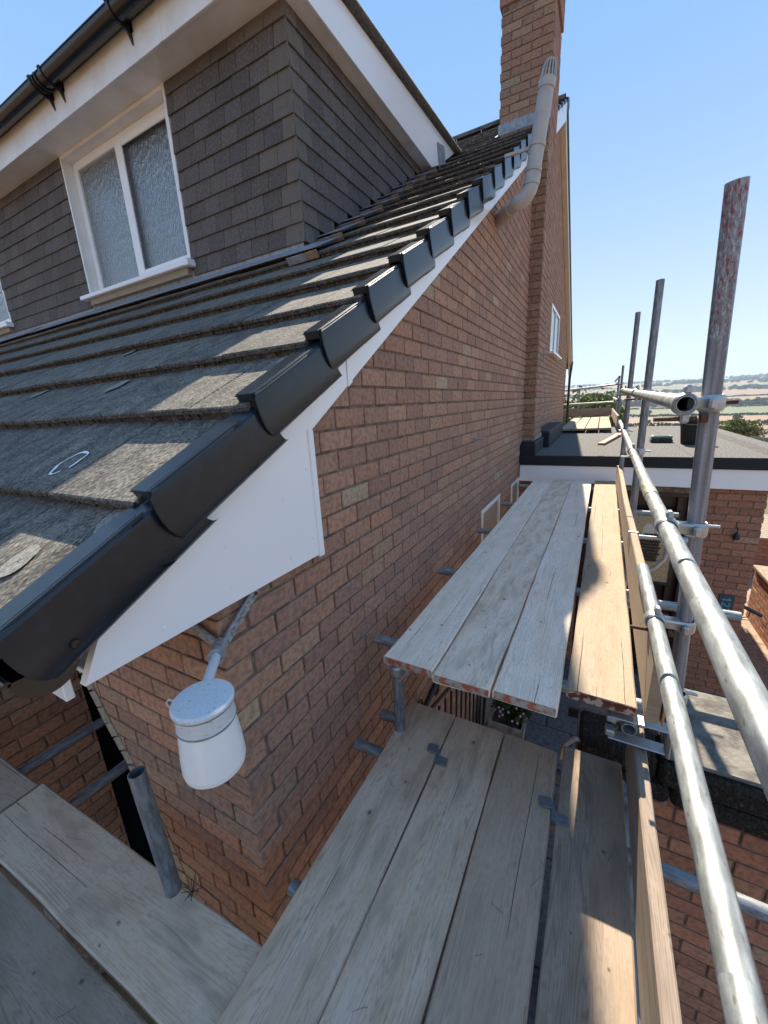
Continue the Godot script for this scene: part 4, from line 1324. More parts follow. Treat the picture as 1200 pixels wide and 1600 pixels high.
	toe_board("toe board on edge along the far scaffold", Vector3(1.262, -0.645, -8.7), Vector3(0, 0, -1), 4.8, "toe", 61)
	toe_board("dark brown toe board across the far end of the scaffold", Vector3(-0.4, -0.62, -13.62), Vector3(1, 0, 0.02), 1.7, "toe_dark", 62)
	for q in [[1.31, -10.2, 0.62, "nearer of the two upright poles on the far scaffold"], [1.31, -12.0, 0.42, "farther of the two upright poles on the far scaffold"], [0.30, -13.75, 0.34, "upright pole at the far end, by the black downpipe"]]:
		tube(q[3], Vector3(q[0], GROUND, q[1]), Vector3(q[0], q[2], q[1]), "tube_dull", "upright poles of the far scaffold", "scaffold_pole")
	tube("upper rail across the far end of the scaffold", Vector3(-0.6, 0.17, -13.80), Vector3(1.40, 0.26, -12.1), "tube", "rails of the far scaffold", "guard_rail")
	tube("lower rail across the far end of the scaffold", Vector3(-0.6, -0.26, -13.80), Vector3(1.40, -0.20, -12.1), "tube", "rails of the far scaffold", "guard_rail")
	tube("short rail end pointing at the viewer on the far scaffold", Vector3(1.25, -0.13, -9.9), Vector3(1.25, -0.10, -13.2), "tube", "rails of the far scaffold", "guard_rail")
	tube("upper rail end pointing at the viewer on the far scaffold", Vector3(1.25, 0.37, -9.95), Vector3(1.25, 0.37, -13.2), "tube", "rails of the far scaffold", "guard_rail")

func toe_board(label: String, from: Vector3, along: Vector3, length: float, m: String, sd: int) -> void:
	# a board standing on its edge; from: the middle of its bottom edge
	var t := thing("toe_board", label, "board", from, "toe boards on edge")
	var z := along.normalized()
	var x := Vector3.UP
	t.basis = Basis(x, z.cross(x), z)
	var o := put(plank_mesh(length, 0.225, 0.038, sd), "plank", M[m], t)
	o.position = Vector3(0.1125, 0.019, 0)

# ------------------------------------------------------------------ things on the house
func build_lamp() -> void:
	var t := thing("wall_lamp", "white bucket-shaped outdoor lamp on a bracket at the brick corner", "lamp")
	var c := Vector3(0.205, 0, 0.212)
	var xf := Transform3D(Basis.from_scale(Vector3(0.92, 0.90, 0.92)), Vector3(c.x, -0.797, c.z))
	var sh := surf()
	lathe(sh, [Vector2(0.0, 0.0), Vector2(0.05, 0.001), Vector2(0.064, 0.006), Vector2(0.0725, 0.016), Vector2(0.0750, 0.030), Vector2(0.0735, 0.070), Vector2(0.0695, 0.115), Vector2(0.0665, 0.150)], xf, 40)
	put(sh, "shade", M.opal, t)
	var col := surf()
	lathe(col, [Vector2(0.066, 0.150), Vector2(0.0685, 0.152), Vector2(0.0685, 0.157), Vector2(0.0665, 0.159), Vector2(0.0675, 0.196), Vector2(0.070, 0.199)], xf, 40)
	put(col, "collar", M.lamp_cap, t)
	var sr := surf()
	lathe(sr, [Vector2(0.0686, 0.1515), Vector2(0.0700, 0.1545), Vector2(0.0686, 0.1575)], xf, 40)
	lathe(sr, [Vector2(0.0700, 0.1985), Vector2(0.0722, 0.2015), Vector2(0.0722, 0.2035)], xf, 40)
	put(sr, "seal", M.stone, t)
	var cap := surf()
	lathe(cap, [Vector2(0.0720, 0.204), Vector2(0.0722, 0.211), Vector2(0.068, 0.217), Vector2(0.04, 0.220), Vector2(0.0, 0.221)], xf, 40)
	put(cap, "lid", M.lamp_cap, t)
	var loop := surf()
	var p := c + Vector3(-0.061, -0.620, 0.022)
	bend(loop, [p, p + Vector3(-0.020, 0.006, 0.006), p + Vector3(-0.030, -0.006, 0.008), p + Vector3(-0.016, -0.030, 0.005), p + Vector3(0.001, -0.036, 0)], 0.0022, 8)
	put(loop, "wire_clip", M.clear_plastic, t)
	var stem := surf()
	bend(stem, [Vector3(0.05, -0.632, 0.05), Vector3(0.12, -0.618, 0.124), Vector3(0.165, -0.612, 0.172)], 0.0125, 14)
	put(stem, "stem", M.lamp_cap, t)
	var hub := surf()
	rod(hub, Vector3(0.012, -0.642, 0.012), Vector3(0.072, -0.628, 0.073), 0.020, 0.0, 16)
	rod(hub, Vector3(0.066, -0.630, 0.067), Vector3(0.075, -0.627, 0.076), 0.0225, 0.0, 16)
	put(hub, "hub", M.bracket, t)
	for e in [[Vector3(0.020, -0.64, 0.0), Vector3(0.012, -0.548, -0.135)], [Vector3(0.0, -0.64, 0.020), Vector3(-0.135, -0.60, 0.012)]]:
		var arm := surf()
		var d: Vector3 = e[1] - e[0]
		var out := Vector3(1, 0, 0) if absf(d.z) > absf(d.x) else Vector3(0, 0, 1)
		var x := out.cross(d.normalized()).normalized()
		cbox(arm, Vector3(0.030, d.length() + 0.03, 0.014), 0.004, Transform3D(Basis(x, d.normalized(), out), (e[0] + e[1]) * 0.5))
		var b := put(arm, "arm", M.bracket, t)
		var sc := surf()
		lathe(sc, [Vector2(0.006, 0.0), Vector2(0.006, 0.004), Vector2(0, 0.005)], Transform3D(frame_of(out), e[1] + out * 0.007), 10)
		put(sc, "screw", M.rust, b)

func build_vent_pipe() -> void:
	var t := thing("vent_pipe", "grey plastic soil vent pipe rising past the verge", "pipe")
	var z := -3.12
	var top := Vector3(0.392, 2.22, z - 0.01)
	var bot := Vector3(0.315, 1.64, z)
	var st := surf()
	rod(st, bot, top, 0.055, 0.0, 28)
	put(st, "pipe", M.pvc_grey, t)
	var el := surf()
	var pts := []
	for k in 10:
		var a := PI * 0.5 * k / 9.0
		pts.append(Vector3(0.315 - 0.115 * (1.0 - cos(a)), 1.64 - 0.125 * sin(a), z))
	pts.append(Vector3(0.0, 1.515, z - 0.26))
	bend(el, pts, 0.055, 24)
	put(el, "elbow", M.pvc_grey, t)
	var so := surf()
	var d := (top - bot).normalized()
	for q in [[0.0, 0.07], [0.085, 0.022]]: rod(so, bot + d * (q[0] - 0.03), bot + d * (q[0] - 0.03 + q[1]), 0.061, 0.0, 28)
	rod(so, Vector3(0.165, 1.515, z - 0.045), Vector3(0.125, 1.515, z - 0.098), 0.061, 0.0, 28)
	rod(so, Vector3(0.115, 1.515, z - 0.110), Vector3(0.09, 1.515, z - 0.143), 0.062, 0.0, 28)
	put(so, "socket", M.pvc_grey, t)
	var br := surf()
	rod(br, bot + d * 0.21, bot + d * 0.238, 0.061, 0.0, 28)
	var bm := bot + d * 0.224
	span(br, Vector3(0.10, bm.y - 0.014, bm.z - 0.01), Vector3(bm.x, bm.y + 0.010, bm.z + 0.01), 0.003)
	put(br, "strap", M.pvc_grey, t)
	var cw := surf()
	rod(cw, top - d * 0.03, top + d * 0.025, 0.060, 0.0, 28)
	for k in 14:
		var a := TAU * k / 14
		var r := Vector3(cos(a), 0, sin(a))
		bend(cw, [top + d * 0.02 + r * 0.056, top + d * 0.10 + r * 0.044, top + d * 0.13 + r * 0.034], 0.0055, 6)
	rod(cw, top + d * 0.125, top + d * 0.137, 0.034, 0.0, 20)
	put(cw, "cowl", M.pvc_grey, t)

func build_overflow() -> void:
	var t := thing("overflow_pipe", "short grey overflow pipe sticking out of the gable wall", "pipe", Vector3(0, -0.30, -2.67))
	var st := surf()
	rod(st, Vector3(-0.02, 0, 0), Vector3(0.11, -0.006, 0.01), 0.011, 0.008, 14)
	put(st, "pipe", M.pvc_grey, t)

# ------------------------------------------------------------------ extension, outbuilding, garden
func build_extension() -> void:
	var e := thing("flat_roof_extension", "flat roofed brick side extension with white fascia and felt roof", "building")
	var zf := -4.95
	var zw := -5.06
	var zr := -10.2
	var xr := 2.78
	var rf := surf()
	span(rf, Vector3(0.0, -0.86, zr), Vector3(xr, -0.75, zf), 0.01)
	var roof := put(rf, "felt_roof", M.felt, e)
	# welted seams of the felt and the raised kerbs
	for x in [0.95, 1.92]: one_box("felt_seam", Vector3(x, -0.7505, zr + 0.1), Vector3(x + 0.07, -0.746, zf - 0.06), M.felt, roof, 0.001)
	var kr := surf()
	slab(kr, PackedVector2Array([Vector2(-0.05, -0.752), Vector2(0.16, -0.752), Vector2(0.10, -0.70), Vector2(-0.05, -0.69)]), Vector3(xr, 0, 0), Vector3(-1, 0, 0), Vector3.UP, Vector3(0, 0, 1), zf, zr)
	put(kr, "kerb", M.felt, roof)
	one_box("drip_edge", Vector3(0.02, -0.875, zf), Vector3(xr + 0.06, -0.742, zf + 0.02), M.felt_black, e, 0.006)
	one_box("drip_edge", Vector3(xr + 0.052, -0.875, zr), Vector3(xr + 0.07, -0.70, zf - 0.001), M.felt_black, e, 0.004)
	one_box("fascia", Vector3(0.012, -1.10, zf - 0.03), Vector3(xr + 0.04, -0.876, zf - 0.002), M.upvc, e)
	one_box("side_fascia", Vector3(xr + 0.02, -1.10, zr), Vector3(xr + 0.04, -0.876, zf - 0.031), M.upvc, e)
	one_box("upstand", Vector3(0.004, -0.76, -8.45), Vector3(0.27, -0.50, -5.95), M.felt_black, e, 0.02)
	one_box("upstand", Vector3(0.004, -0.76, -5.94), Vector3(0.19, -0.575, -5.05), M.felt_black, e, 0.012)
	one_box("upstand", Vector3(-0.0, -0.76, -5.049), Vector3(0.20, -0.60, -4.97), M.felt_black, e, 0.012)
	var fl := surf()
	span(fl, Vector3(0.002, -0.56, -5.145), Vector3(0.17, -0.535, -5.13), 0.002)
	span(fl, Vector3(0.152, -0.56, -5.84), Vector3(0.168, -0.51, -5.146), 0.002)
	put(fl, "mortar_fillet", M.stone, e)
	# front wall: brick pier on the right of the door, brick beyond the deck on the left
	var w := sub("front_wall", e)
	one_box("mortar", Vector3(2.052, GROUND, zw - 0.25), Vector3(2.645, -1.10, zw - 0.009), M.mortar, w)
	one_box("mortar", Vector3(0.0, GROUND, zw - 0.25), Vector3(0.83, -1.10, zw - 0.009), M.mortar, w)
	one_box("lintel", Vector3(0.83, -1.19, zw - 0.25), Vector3(2.052, -1.10, zw - 0.002), M.mortar, w)
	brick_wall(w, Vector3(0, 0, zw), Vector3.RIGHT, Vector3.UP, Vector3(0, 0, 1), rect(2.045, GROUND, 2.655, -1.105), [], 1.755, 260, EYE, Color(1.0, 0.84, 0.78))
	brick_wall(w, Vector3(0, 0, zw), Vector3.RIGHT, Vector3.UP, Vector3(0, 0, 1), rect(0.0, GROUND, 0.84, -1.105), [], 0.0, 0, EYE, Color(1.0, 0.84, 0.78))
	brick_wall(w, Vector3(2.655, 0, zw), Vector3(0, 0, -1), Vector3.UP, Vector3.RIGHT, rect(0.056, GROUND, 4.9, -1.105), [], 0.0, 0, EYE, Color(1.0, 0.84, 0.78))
	one_box("side_wall", Vector3(2.40, GROUND, zr + 0.2), Vector3(2.646, -1.10, zw - 0.25), M.mortar, w)
	# door in a dark frame, with a printed panel showing an antler and a pine cone
	var d := sub("door", e)
	one_box("leaf", Vector3(0.84, GROUND + 0.05, zw - 0.22), Vector3(2.04, -1.19, zw - 0.16), M.door, d)
	one_box("middle_post", Vector3(1.86, GROUND + 0.05, zw - 0.159), Vector3(1.91, -1.262, zw - 0.06), M.door, d)
	var fr := surf()
	span(fr, Vector3(0.832, GROUND, zw - 0.159), Vector3(0.90, -1.192, zw - 0.05), 0.004)
	span(fr, Vector3(1.98, GROUND, zw - 0.159), Vector3(2.048, -1.192, zw - 0.05), 0.004)
	span(fr, Vector3(0.90, -1.26, zw - 0.159), Vector3(1.98, -1.192, zw - 0.05), 0.004)
	put(fr, "frame", M.door, d)
	var pic := thing("door_picture", "picture of a pine cone and antlers in a dark frame", "picture", Vector3(1.50, -1.93, zw - 0.05))
	one_box("panel", Vector3(-0.38, -0.46, 0.0), Vector3(0.37, 0.46, 0.016), M.print, pic, 0.002)
	var bf := surf()
	span(bf, Vector3(-0.42, -0.50, -0.002), Vector3(-0.38, 0.50, 0.028), 0.004)
	span(bf, Vector3(0.37, -0.50, -0.002), Vector3(0.41, 0.50, 0.028), 0.004)
	span(bf, Vector3(-0.38, 0.46, -0.002), Vector3(0.37, 0.50, 0.028), 0.004)
	span(bf, Vector3(-0.38, -0.50, -0.002), Vector3(0.37, -0.46, 0.028), 0.004)
	put(bf, "frame", M.black, pic)
	var cone := surf()
	for r in 9:
		for k in 7:
			var yy := -0.17 + r * 0.042
			var half: float = 0.115 * sqrt(maxf(0.05, 1.0 - pow((r - 3.6) / 5.4, 2.0)))
			var xx: float = 0.13 + (k - 3.0 + (0.5 if r % 2 else 0.0)) / 3.4 * half
			if absf(xx - 0.13) > half: continue
			cbox(cone, Vector3(0.040, 0.036, 0.012), 0.004, Transform3D(Basis(Vector3(0, 0, 1), PI / 4) * Basis(Vector3(1, 0, 0), 0.4), Vector3(xx, yy, 0.022)))
	put(cone, "pine_cone", M.print_brown, pic)
	for a in [[Vector3(0.33, 0.02, 0.02), Vector3(0.31, -0.14, 0.02), Vector3(0.22, -0.28, 0.02), Vector3(0.06, -0.38, 0.02), Vector3(0.0, -0.39, 0.02)], [Vector3(-0.30, 0.10, 0.02), Vector3(-0.16, 0.12, 0.02), Vector3(-0.10, 0.0, 0.02), Vector3(-0.13, -0.18, 0.02)]]:
		var st := surf()
		bend(st, a, 0.022, 10)
		put(st, "antler", M.print_bone, pic)
	var sh := surf()
	cbox(sh, Vector3(0.15, 0.10, 0.006), 0.002, Transform3D(Basis(Vector3(0, 0, 1), -0.1), Vector3(-0.20, 0.20, 0.019)))
	put(sh, "orange_patch", M.print_orange, pic)
	var wl := surf()
	lathe(wl, [Vector2(0.0, 0.006), Vector2(0.10, 0.004), Vector2(0.13, 0.0)], Transform3D(frame_of(Vector3(0, 0, 1)) * Basis.from_scale(Vector3(1, 1, 0.5)), Vector3(0.10, 0.19, 0.0165)), 20)
	put(wl, "pale_patch", M.print_bone, pic)
	# small fittings on the brick pier
	var hk := thing("wall_hook", "small black iron bell hook on the extension's brick pier", "hook", Vector3(2.44, -1.62, zw))
	hk.scale = Vector3.ONE * 0.65
	var hs := surf()
	lathe(hs, [Vector2(0.0, -0.12), Vector2(0.055, -0.12), Vector2(0.048, -0.07), Vector2(0.022, -0.01), Vector2(0.010, 0.01)], Transform3D(Basis(), Vector3(0.0, 0.0, 0.06)), 14)
	put(hs, "bell", M.black_iron, hk)
	var hr := surf()
	bend(hr, [Vector3(0, 0.08, 0.0), Vector3(0, 0.09, 0.05), Vector3(0, 0.05, 0.062), Vector3(0, 0.0, 0.06)], 0.008, 8)
	put(hr, "hook", M.black_iron, hk)
	var pq := thing("number_plaque", "small dark plaque with blue lettering on the extension pier", "plaque", Vector3(2.47, -2.55, zw + 0.004))
	one_box("plate", Vector3(-0.075, -0.13, -0.003), Vector3(0.075, 0.13, 0.010), M.plaque, pq, 0.003)
	var tm := TextMesh.new()
	var font := SystemFont.new()
	font.font_names = PackedStringArray(["Droid Sans"])
	font.font_weight = 700
	tm.font = font
	tm.text = "123"
	tm.font_size = 20
	tm.pixel_size = 0.0062
	tm.depth = 0.004
	var tx := MeshInstance3D.new()
	tx.mesh = tm
	tx.name = "numerals"
	tx.material_override = M.plaque_blue
	pq.add_child(tx, true)
	tx.rotation.z = -PI / 2
	tx.position = Vector3(0.0, 0.0, 0.013)
	var ho := thing("garden_tool", "black handled tool leaning out beside the extension corner", "tool", Vector3(2.66, -2.62, -5.25))
	var hm := surf()
	bend(hm, [Vector3(0.0, 0.0, 0.0), Vector3(0.08, -0.03, 0.0), Vector3(0.22, -0.10, 0.0)], 0.022, 10)
	put(hm, "grip", M.black, ho)
	var hb := surf()
	bend(hb, [Vector3(0.02, -0.01, 0.0), Vector3(0.0, -0.13, 0.0), Vector3(0.05, -0.16, 0.0), Vector3(0.10, -0.14, 0.0), Vector3(0.11, -0.05, 0.0)], 0.006, 8)
	put(hb, "guard", M.black, ho)
	# left on the flat roof
	var bk := thing("bucket", "black builder's bucket standing on the felt roof", "bucket", Vector3(2.13, -0.75, -6.45))
	var bs := surf()
	lathe(bs, [Vector2(0.0, 0.004), Vector2(0.125, 0.0), Vector2(0.13, 0.01), Vector2(0.168, 0.33), Vector2(0.178, 0.335), Vector2(0.178, 0.35), Vector2(0.165, 0.35), Vector2(0.124, 0.02), Vector2(0.0, 0.015)], Transform3D.IDENTITY, 28)
	put(bs, "body", M.rubber, bk)
	var bh := surf()
	var hp := []
	for k in 13: hp.append(Vector3(cos(PI * k / 12.0) * 0.176, 0.33 - sin(PI * k / 12.0) * 0.05, sin(PI * k / 12.0) * 0.165))
	bend(bh, hp, 0.004, 6)
	put(bh, "handle", M.coupler, bk)
	var gb := thing("tool_case", "small green and black case lying on the felt roof", "case", Vector3(1.79, -0.75, -6.72))
	one_box("base", Vector3(-0.14, 0.0, -0.12), Vector3(0.14, 0.055, 0.12), M.black, gb, 0.012)
	var lid := one_box("lid", Vector3(-0.135, 0.056, -0.115), Vector3(0.135, 0.10, 0.115), M.green_box, gb, 0.014)
	one_box("rib", Vector3(-0.10, 0.0995, -0.07), Vector3(0.10, 0.106, -0.04), M.green_box, lid, 0.003)
	one_box("rib", Vector3(-0.10, 0.0995, 0.04), Vector3(0.10, 0.106, 0.07), M.green_box, lid, 0.003)
	one_box("latch", Vector3(-0.03, 0.03, 0.1155), Vector3(0.03, 0.075, 0.124), M.black, gb, 0.003)
	var pk := plank("short reddish batten lying on the felt roof", Vector3(0.985, -0.715, -6.25), Vector3(0.29, 0.015, -1.6), 1.7, "wood5", 71, 0.09, 0.03, "", "batten")
	pk.get_child(0).material_override = M.copper

func build_outbuilding() -> void:
	var o := thing("brick_outbuilding", "low brick outbuilding with a mossy stone top below the rails", "building")
	var zf := -1.06
	var yt := -1.47
	one_box("mortar", Vector3(0.96, GROUND, zf - 0.40), Vector3(3.6, yt - 0.20, zf - 0.009), M.mortar, o)
	var w := sub("brick_face", o)
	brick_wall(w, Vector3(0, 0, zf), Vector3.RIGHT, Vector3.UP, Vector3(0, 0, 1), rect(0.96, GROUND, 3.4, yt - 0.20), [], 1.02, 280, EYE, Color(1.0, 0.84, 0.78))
	# mossy, broken front of the slab, in uneven blocks
	var x := 0.96
	while x < 3.3:
		var l := rng.randf_range(0.26, 0.48)
		var st := surf()
		cbox(st, Vector3(l - 0.008, 0.115, 0.20), 0.018, Transform3D(Basis(Vector3(0, 0, 1), rng.randf_range(-0.02, 0.02)), Vector3(x + l * 0.5, yt - 0.065, zf - 0.03 + rng.randf_range(-0.01, 0.015))))
		put(st, "edge_stone", M.mossy, o)
		var s2 := surf()
		cbox(s2, Vector3(l - 0.006, 0.085, 0.17), 0.018, Transform3D(Basis(Vector3(0, 0, 1), rng.randf_range(-0.03, 0.03)), Vector3(x + l * 0.5 + 0.05, yt - 0.158, zf + 0.0 + rng.randf_range(-0.012, 0.02))))
		put(s2, "edge_stone", M.mossy, o)
		x += l
	var tp := surf()
	span(tp, Vector3(1.28, yt - 0.006, zf - 0.46), Vector3(1.74, yt + 0.012, zf + 0.05), 0.006)
	put(tp, "top_slab", M.coping, o)
	var tp2 := surf()
	span(tp2, Vector3(1.748, yt - 0.008, zf - 0.46), Vector3(2.5, yt + 0.009, zf + 0.045), 0.006)
	put(tp2, "top_slab", M.coping, o)
	var g := surf()
	bend(g, [Vector3(0.90, -1.60, zf + 0.10), Vector3(0.91, -1.53, zf + 0.09), Vector3(0.95, -1.505, zf + 0.06), Vector3(1.0, -1.53, zf + 0.03)], 0.012, 10)
	put(g, "lead_hook", M.coupler, o)
	var wn := surf()
	span(wn, Vector3(0.90, -2.5, -2.32), Vector3(1.26, -2.42, -2.30))
	put(wn, "ledge", M.black_iron, o)

func build_garden() -> void:
	# paving slabs seen through the boards, and the sunlit terrace beyond the pier
	var pv: Node3D = tag(sub("paving", self), "", "", "", "structure")
	one_box("bed", Vector3(-0.6, GROUND - 0.05, -5.3), Vector3(3.0, GROUND - 0.004, 1.5), M.joint, pv)
	for i in 5:
		for j in 8:
			var x := 0.05 + i * 0.61 + (0.28 if j % 2 else 0.0)
			var z := 0.9 - j * 0.75
			var st := surf()
			span(st, Vector3(x, GROUND - 0.03, z - 0.74), Vector3(x + 0.60, GROUND + 0.012 + rng.randf_range(0, 0.004), z), 0.006)
			put(st, "paving_slab", M.paver, pv)
	var tr: Node3D = tag(sub("terrace", self), "", "", "", "structure")
	one_box("bed", Vector3(2.66, GROUND - 0.05, -12.0), Vector3(12.0, GROUND - 0.004, 1.5), M.joint, tr)
	for i in 8:
		for j in 14:
			var st := surf()
			var x := 2.70 + i * 0.91
			var z := -0.4 - j * 0.78
			span(st, Vector3(x, GROUND - 0.03, z - 0.772), Vector3(x + 0.90, GROUND + 0.012 + rng.randf_range(0, 0.003), z), 0.005)
			put(st, "paving_slab", M.paver_pink, tr)
	# low brick wall with a coping
	var gw := thing("garden_wall", "low brick garden wall standing on the sunlit terrace", "wall")
	one_box("mortar", Vector3(3.459, GROUND, -7.6), Vector3(3.70, -2.96, -5.2), M.mortar, gw)
	brick_wall(gw, Vector3(3.45, 0, 0), Vector3(0, 0, 1), Vector3.UP, Vector3(-1, 0, 0), rect(-7.6, GROUND, -5.256, -2.95), [], 0.0, 260, EYE, Color(1.15, 0.95, 0.85))
	brick_wall(gw, Vector3(0, 0, -5.2), Vector3.RIGHT, Vector3.UP, Vector3(0, 0, 1), rect(3.45, GROUND, 3.7, -2.95), [], 0.0, 60, EYE, Color(1.1, 0.9, 0.8))
	one_box("coping", Vector3(3.42, -2.955, -7.63), Vector3(3.73, -2.90, -5.17), M.paver_pink, gw, 0.01)
	var sw := thing("step_wall", "dark red brick step wall behind the garden wall", "wall")
	one_box("mortar", Vector3(3.3, GROUND, -10.2), Vector3(9.0, -3.06, -9.72), M.mortar, sw)
	brick_wall(sw, Vector3(0, 0, -9.71), Vector3.RIGHT, Vector3.UP, Vector3(0, 0, 1), rect(3.3, GROUND, 6.0, -3.05), [], 0.0, 200, EYE, Color(1.05, 0.7, 0.6))
	var dk := thing("timber_deck", "pale timber deck boards above the step wall", "deck")
	for k in 14: one_box("deck_board", Vector3(3.3, -3.05, -9.69 - k * 0.15 - 0.14), Vector3(9.0, -3.02, -9.69 - k * 0.15), M.timber, dk, 0.004)
	var lw := one_box("lawn", Vector3(3.2, -3.2, -19.0), Vector3(14.0, -3.03, -11.85), M.grass)
	tag(lw, "", "", "", "structure")
	var fc := thing("garden_fence", "grey timber fence at the back of the lawn", "fence")
	for k in 40: one_box("fence_board", Vector3(3.0 + k * 0.16, -3.1, -16.02 - 0.01 * (k % 2)), Vector3(3.0 + k * 0.16 + 0.15, -1.55 + 0.02 * sin(k * 2.3), -15.98 - 0.01 * (k % 2)), M.fence, fc, 0.004)
	# iron gate folded back along the gable wall
	var gt := thing("iron_gate", "black wrought iron gate with scrolls against the brick wall", "gate", Vector3(0.12, 0, 0))
	var fr := surf()
	bend(fr, [Vector3(0, -3.7, -1.15), Vector3(0, -1.80, -1.15)], 0.012, 8)
	bend(fr, [Vector3(0, -3.7, -2.62), Vector3(0.05, -2.25, -2.62)], 0.014, 8)
	bend(fr, [Vector3(0, -1.86, -1.15), Vector3(0.01, -1.98, -1.6), Vector3(0.03, -2.16, -2.1), Vector3(0.05, -2.27, -2.62)], 0.012, 8)
	bend(fr, [Vector3(0, -3.6, -1.15), Vector3(0.0, -3.6, -2.62)], 0.012, 8)
	put(fr, "frame", M.black_iron, gt)
	for k in 11:
		var z := -1.27 - k * 0.125
		var bs := surf()
		bend(bs, [Vector3(0.0, -3.6, z), Vector3(0.02, -1.92 - k * 0.037, z)], 0.008, 8)
		put(bs, "bar", M.black_iron, gt)
	for q in [[-1.10, -1.74, 0.06], [-1.72, -1.95, 0.06], [-1.38, -1.82, 0.05]]:
		var sp := []
		for k in 22: sp.append(Vector3(0.01, q[1] + sin(k * 0.42) * q[2] * (1.0 - k * 0.035), q[0] + cos(k * 0.42) * q[2] * (1.0 - k * 0.035)))
		var ss := surf()
		bend(ss, sp, 0.008, 8)
		put(ss, "scroll", M.black_iron, gt)
	var dg := surf()
	bend(dg, [Vector3(0.02, -1.78, -1.12), Vector3(0.03, -1.66, -1.62)], 0.018, 8)
	put(dg, "stay", M.black_iron, gt)
	# planter with flowers
	var pt := thing("stone_planter", "square stone planter below the walkways", "planter", Vector3(0.33, GROUND, -2.92))
	var ps := surf()
	var b0 := 0.13
	var b1 := 0.185
	for f in 4:
		var a := f * PI / 2
		var rot := Basis(Vector3.UP, a)
		quad(ps, rot * Vector3(-b0, 0, b0), rot * Vector3(b0, 0, b0), rot * Vector3(b1, 0.62, b1), rot * Vector3(-b1, 0.62, b1), Vector3(0, 0.3, 0))
		quad(ps, rot * Vector3(-b1, 0.62, b1), rot * Vector3(b1, 0.62, b1), rot * Vector3(b1 - 0.03, 0.62, b1 - 0.03), rot * Vector3(-b1 + 0.03, 0.62, b1 - 0.03), Vector3(0, 0.3, 0))
		quad(ps, rot * Vector3(-b1 + 0.03, 0.62, b1 - 0.03), rot * Vector3(b1 - 0.03, 0.62, b1 - 0.03), rot * Vector3(b1 - 0.03, 0.5, b1 - 0.03), rot * Vector3(-b1 + 0.03, 0.5, b1 - 0.03), Vector3(0, 0.56, 1))
	put(ps, "pot", M.stone, pt)
	one_box("soil", Vector3(-0.15, 0.48, -0.15), Vector3(0.15, 0.55, 0.15), M.bark, pt)
	var fp := thing("flowering_plant", "leafy plant with pink flowers in the stone planter", "plant", Vector3(0.33, GROUND + 0.56, -2.92))
	var ls := surf()
	leaves(ls, Vector3(0, 0.10, 0), Vector3(0.19, 0.13, 0.19), 420, 0.035, [0.04, 0.075, 0.025], 5)
	put(ls, "foliage", M.leaf, fp)
	var pe := surf()
	for k in 36:
		var d := Vector3(rng.randf_range(-1, 1), rng.randf_range(0.1, 1), rng.randf_range(-1, 1)).normalized()
		lathe(pe, [Vector2(0.0, 0.0), Vector2(0.013, 0.004), Vector2(0.009, 0.010), Vector2(0.0, 0.007)], Transform3D(frame_of(d), Vector3(0, 0.10, 0) + d * Vector3(0.19, 0.14, 0.19)), 7)
	put(pe, "blossoms", M.petal, fp)
	# weeds at the foot of the short pole
	var wd := thing("dry_weed", "small dry weed caught at the foot of the short pole", "plant", Vector3(-0.115, -1.50, 0.185))
	var ws := surf()
	for k in 14:
		var d := Vector3(rng.randf_range(-1, 1), rng.randf_range(0.3, 1.3), rng.randf_range(-0.8, 0.8)).normalized()
		bend(ws, [Vector3.ZERO, d * 0.022 + Vector3(0, 0.005, 0), d * rng.randf_range(0.035, 0.06)], 0.0012, 5)
	put(ws, "stalks", M.bark, wd)

# ------------------------------------------------------------------ landscape
func leaves(st: SurfaceTool, c: Vector3, r: Vector3, n: int, size: float, col: Array, sd: int) -> void:
	# leaf faces gathered in clumps through the outer part of an uneven crown
	var g := RandomNumberGenerator.new()
	g.seed = sd
	var nz := noise(1.0, sd, 3)
	var clumps: Array = []
	var nc: int = max(10, n / 36)
	for k in nc:
		var d := Vector3(g.randfn(), g.randfn() * 0.9, g.randfn()).normalized()
		var bulge := 1.0 + 0.30 * nz.get_noise_3dv(d * 2.2)
		clumps.append([c + d * r * bulge * pow(g.randf_range(0.25, 1.0), 0.4), g.randf_range(0.75, 1.25)])
	for i in n:
		var q: Array = clumps[i % nc]
		var p: Vector3 = q[0] + Vector3(g.randfn(), g.randfn() * 0.8, g.randfn()) * r * 0.13
		var nn := Vector3(g.randfn(), g.randfn() + 0.6, g.randfn()).normalized()
		var x := nn.cross(Vector3(g.randfn(), g.randfn(), g.randfn())).normalized()
		var y := nn.cross(x)
		var s := size * g.randf_range(0.6, 1.3)
		var t: float = q[1] * g.randf_range(0.8, 1.2)
		var cc := Color(col[0] * t * g.randf_range(0.9, 1.15), col[1] * t, col[2] * t)
		face(st, [p - x * s, p + y * s * 0.55, p + x * s, p - y * s * 0.55], nn, [], cc)

const PROFILE := [[0.0, -3.9], [16.0, -3.9], [24.0, -4.3], [60.0, -9.0], [150.0, -22.0], [250.0, -30.0], [350.0, -34.0], [550.0, -36.0], [800.0, -36.0], [1200.0, -34.0], [1600.0, -22.0], [2000.0, -8.0], [2800.0, 26.0], [4000.0, 74.0], [5500.0, 96.0], [7500.0, 104.0]]
var land_noise: FastNoiseLite

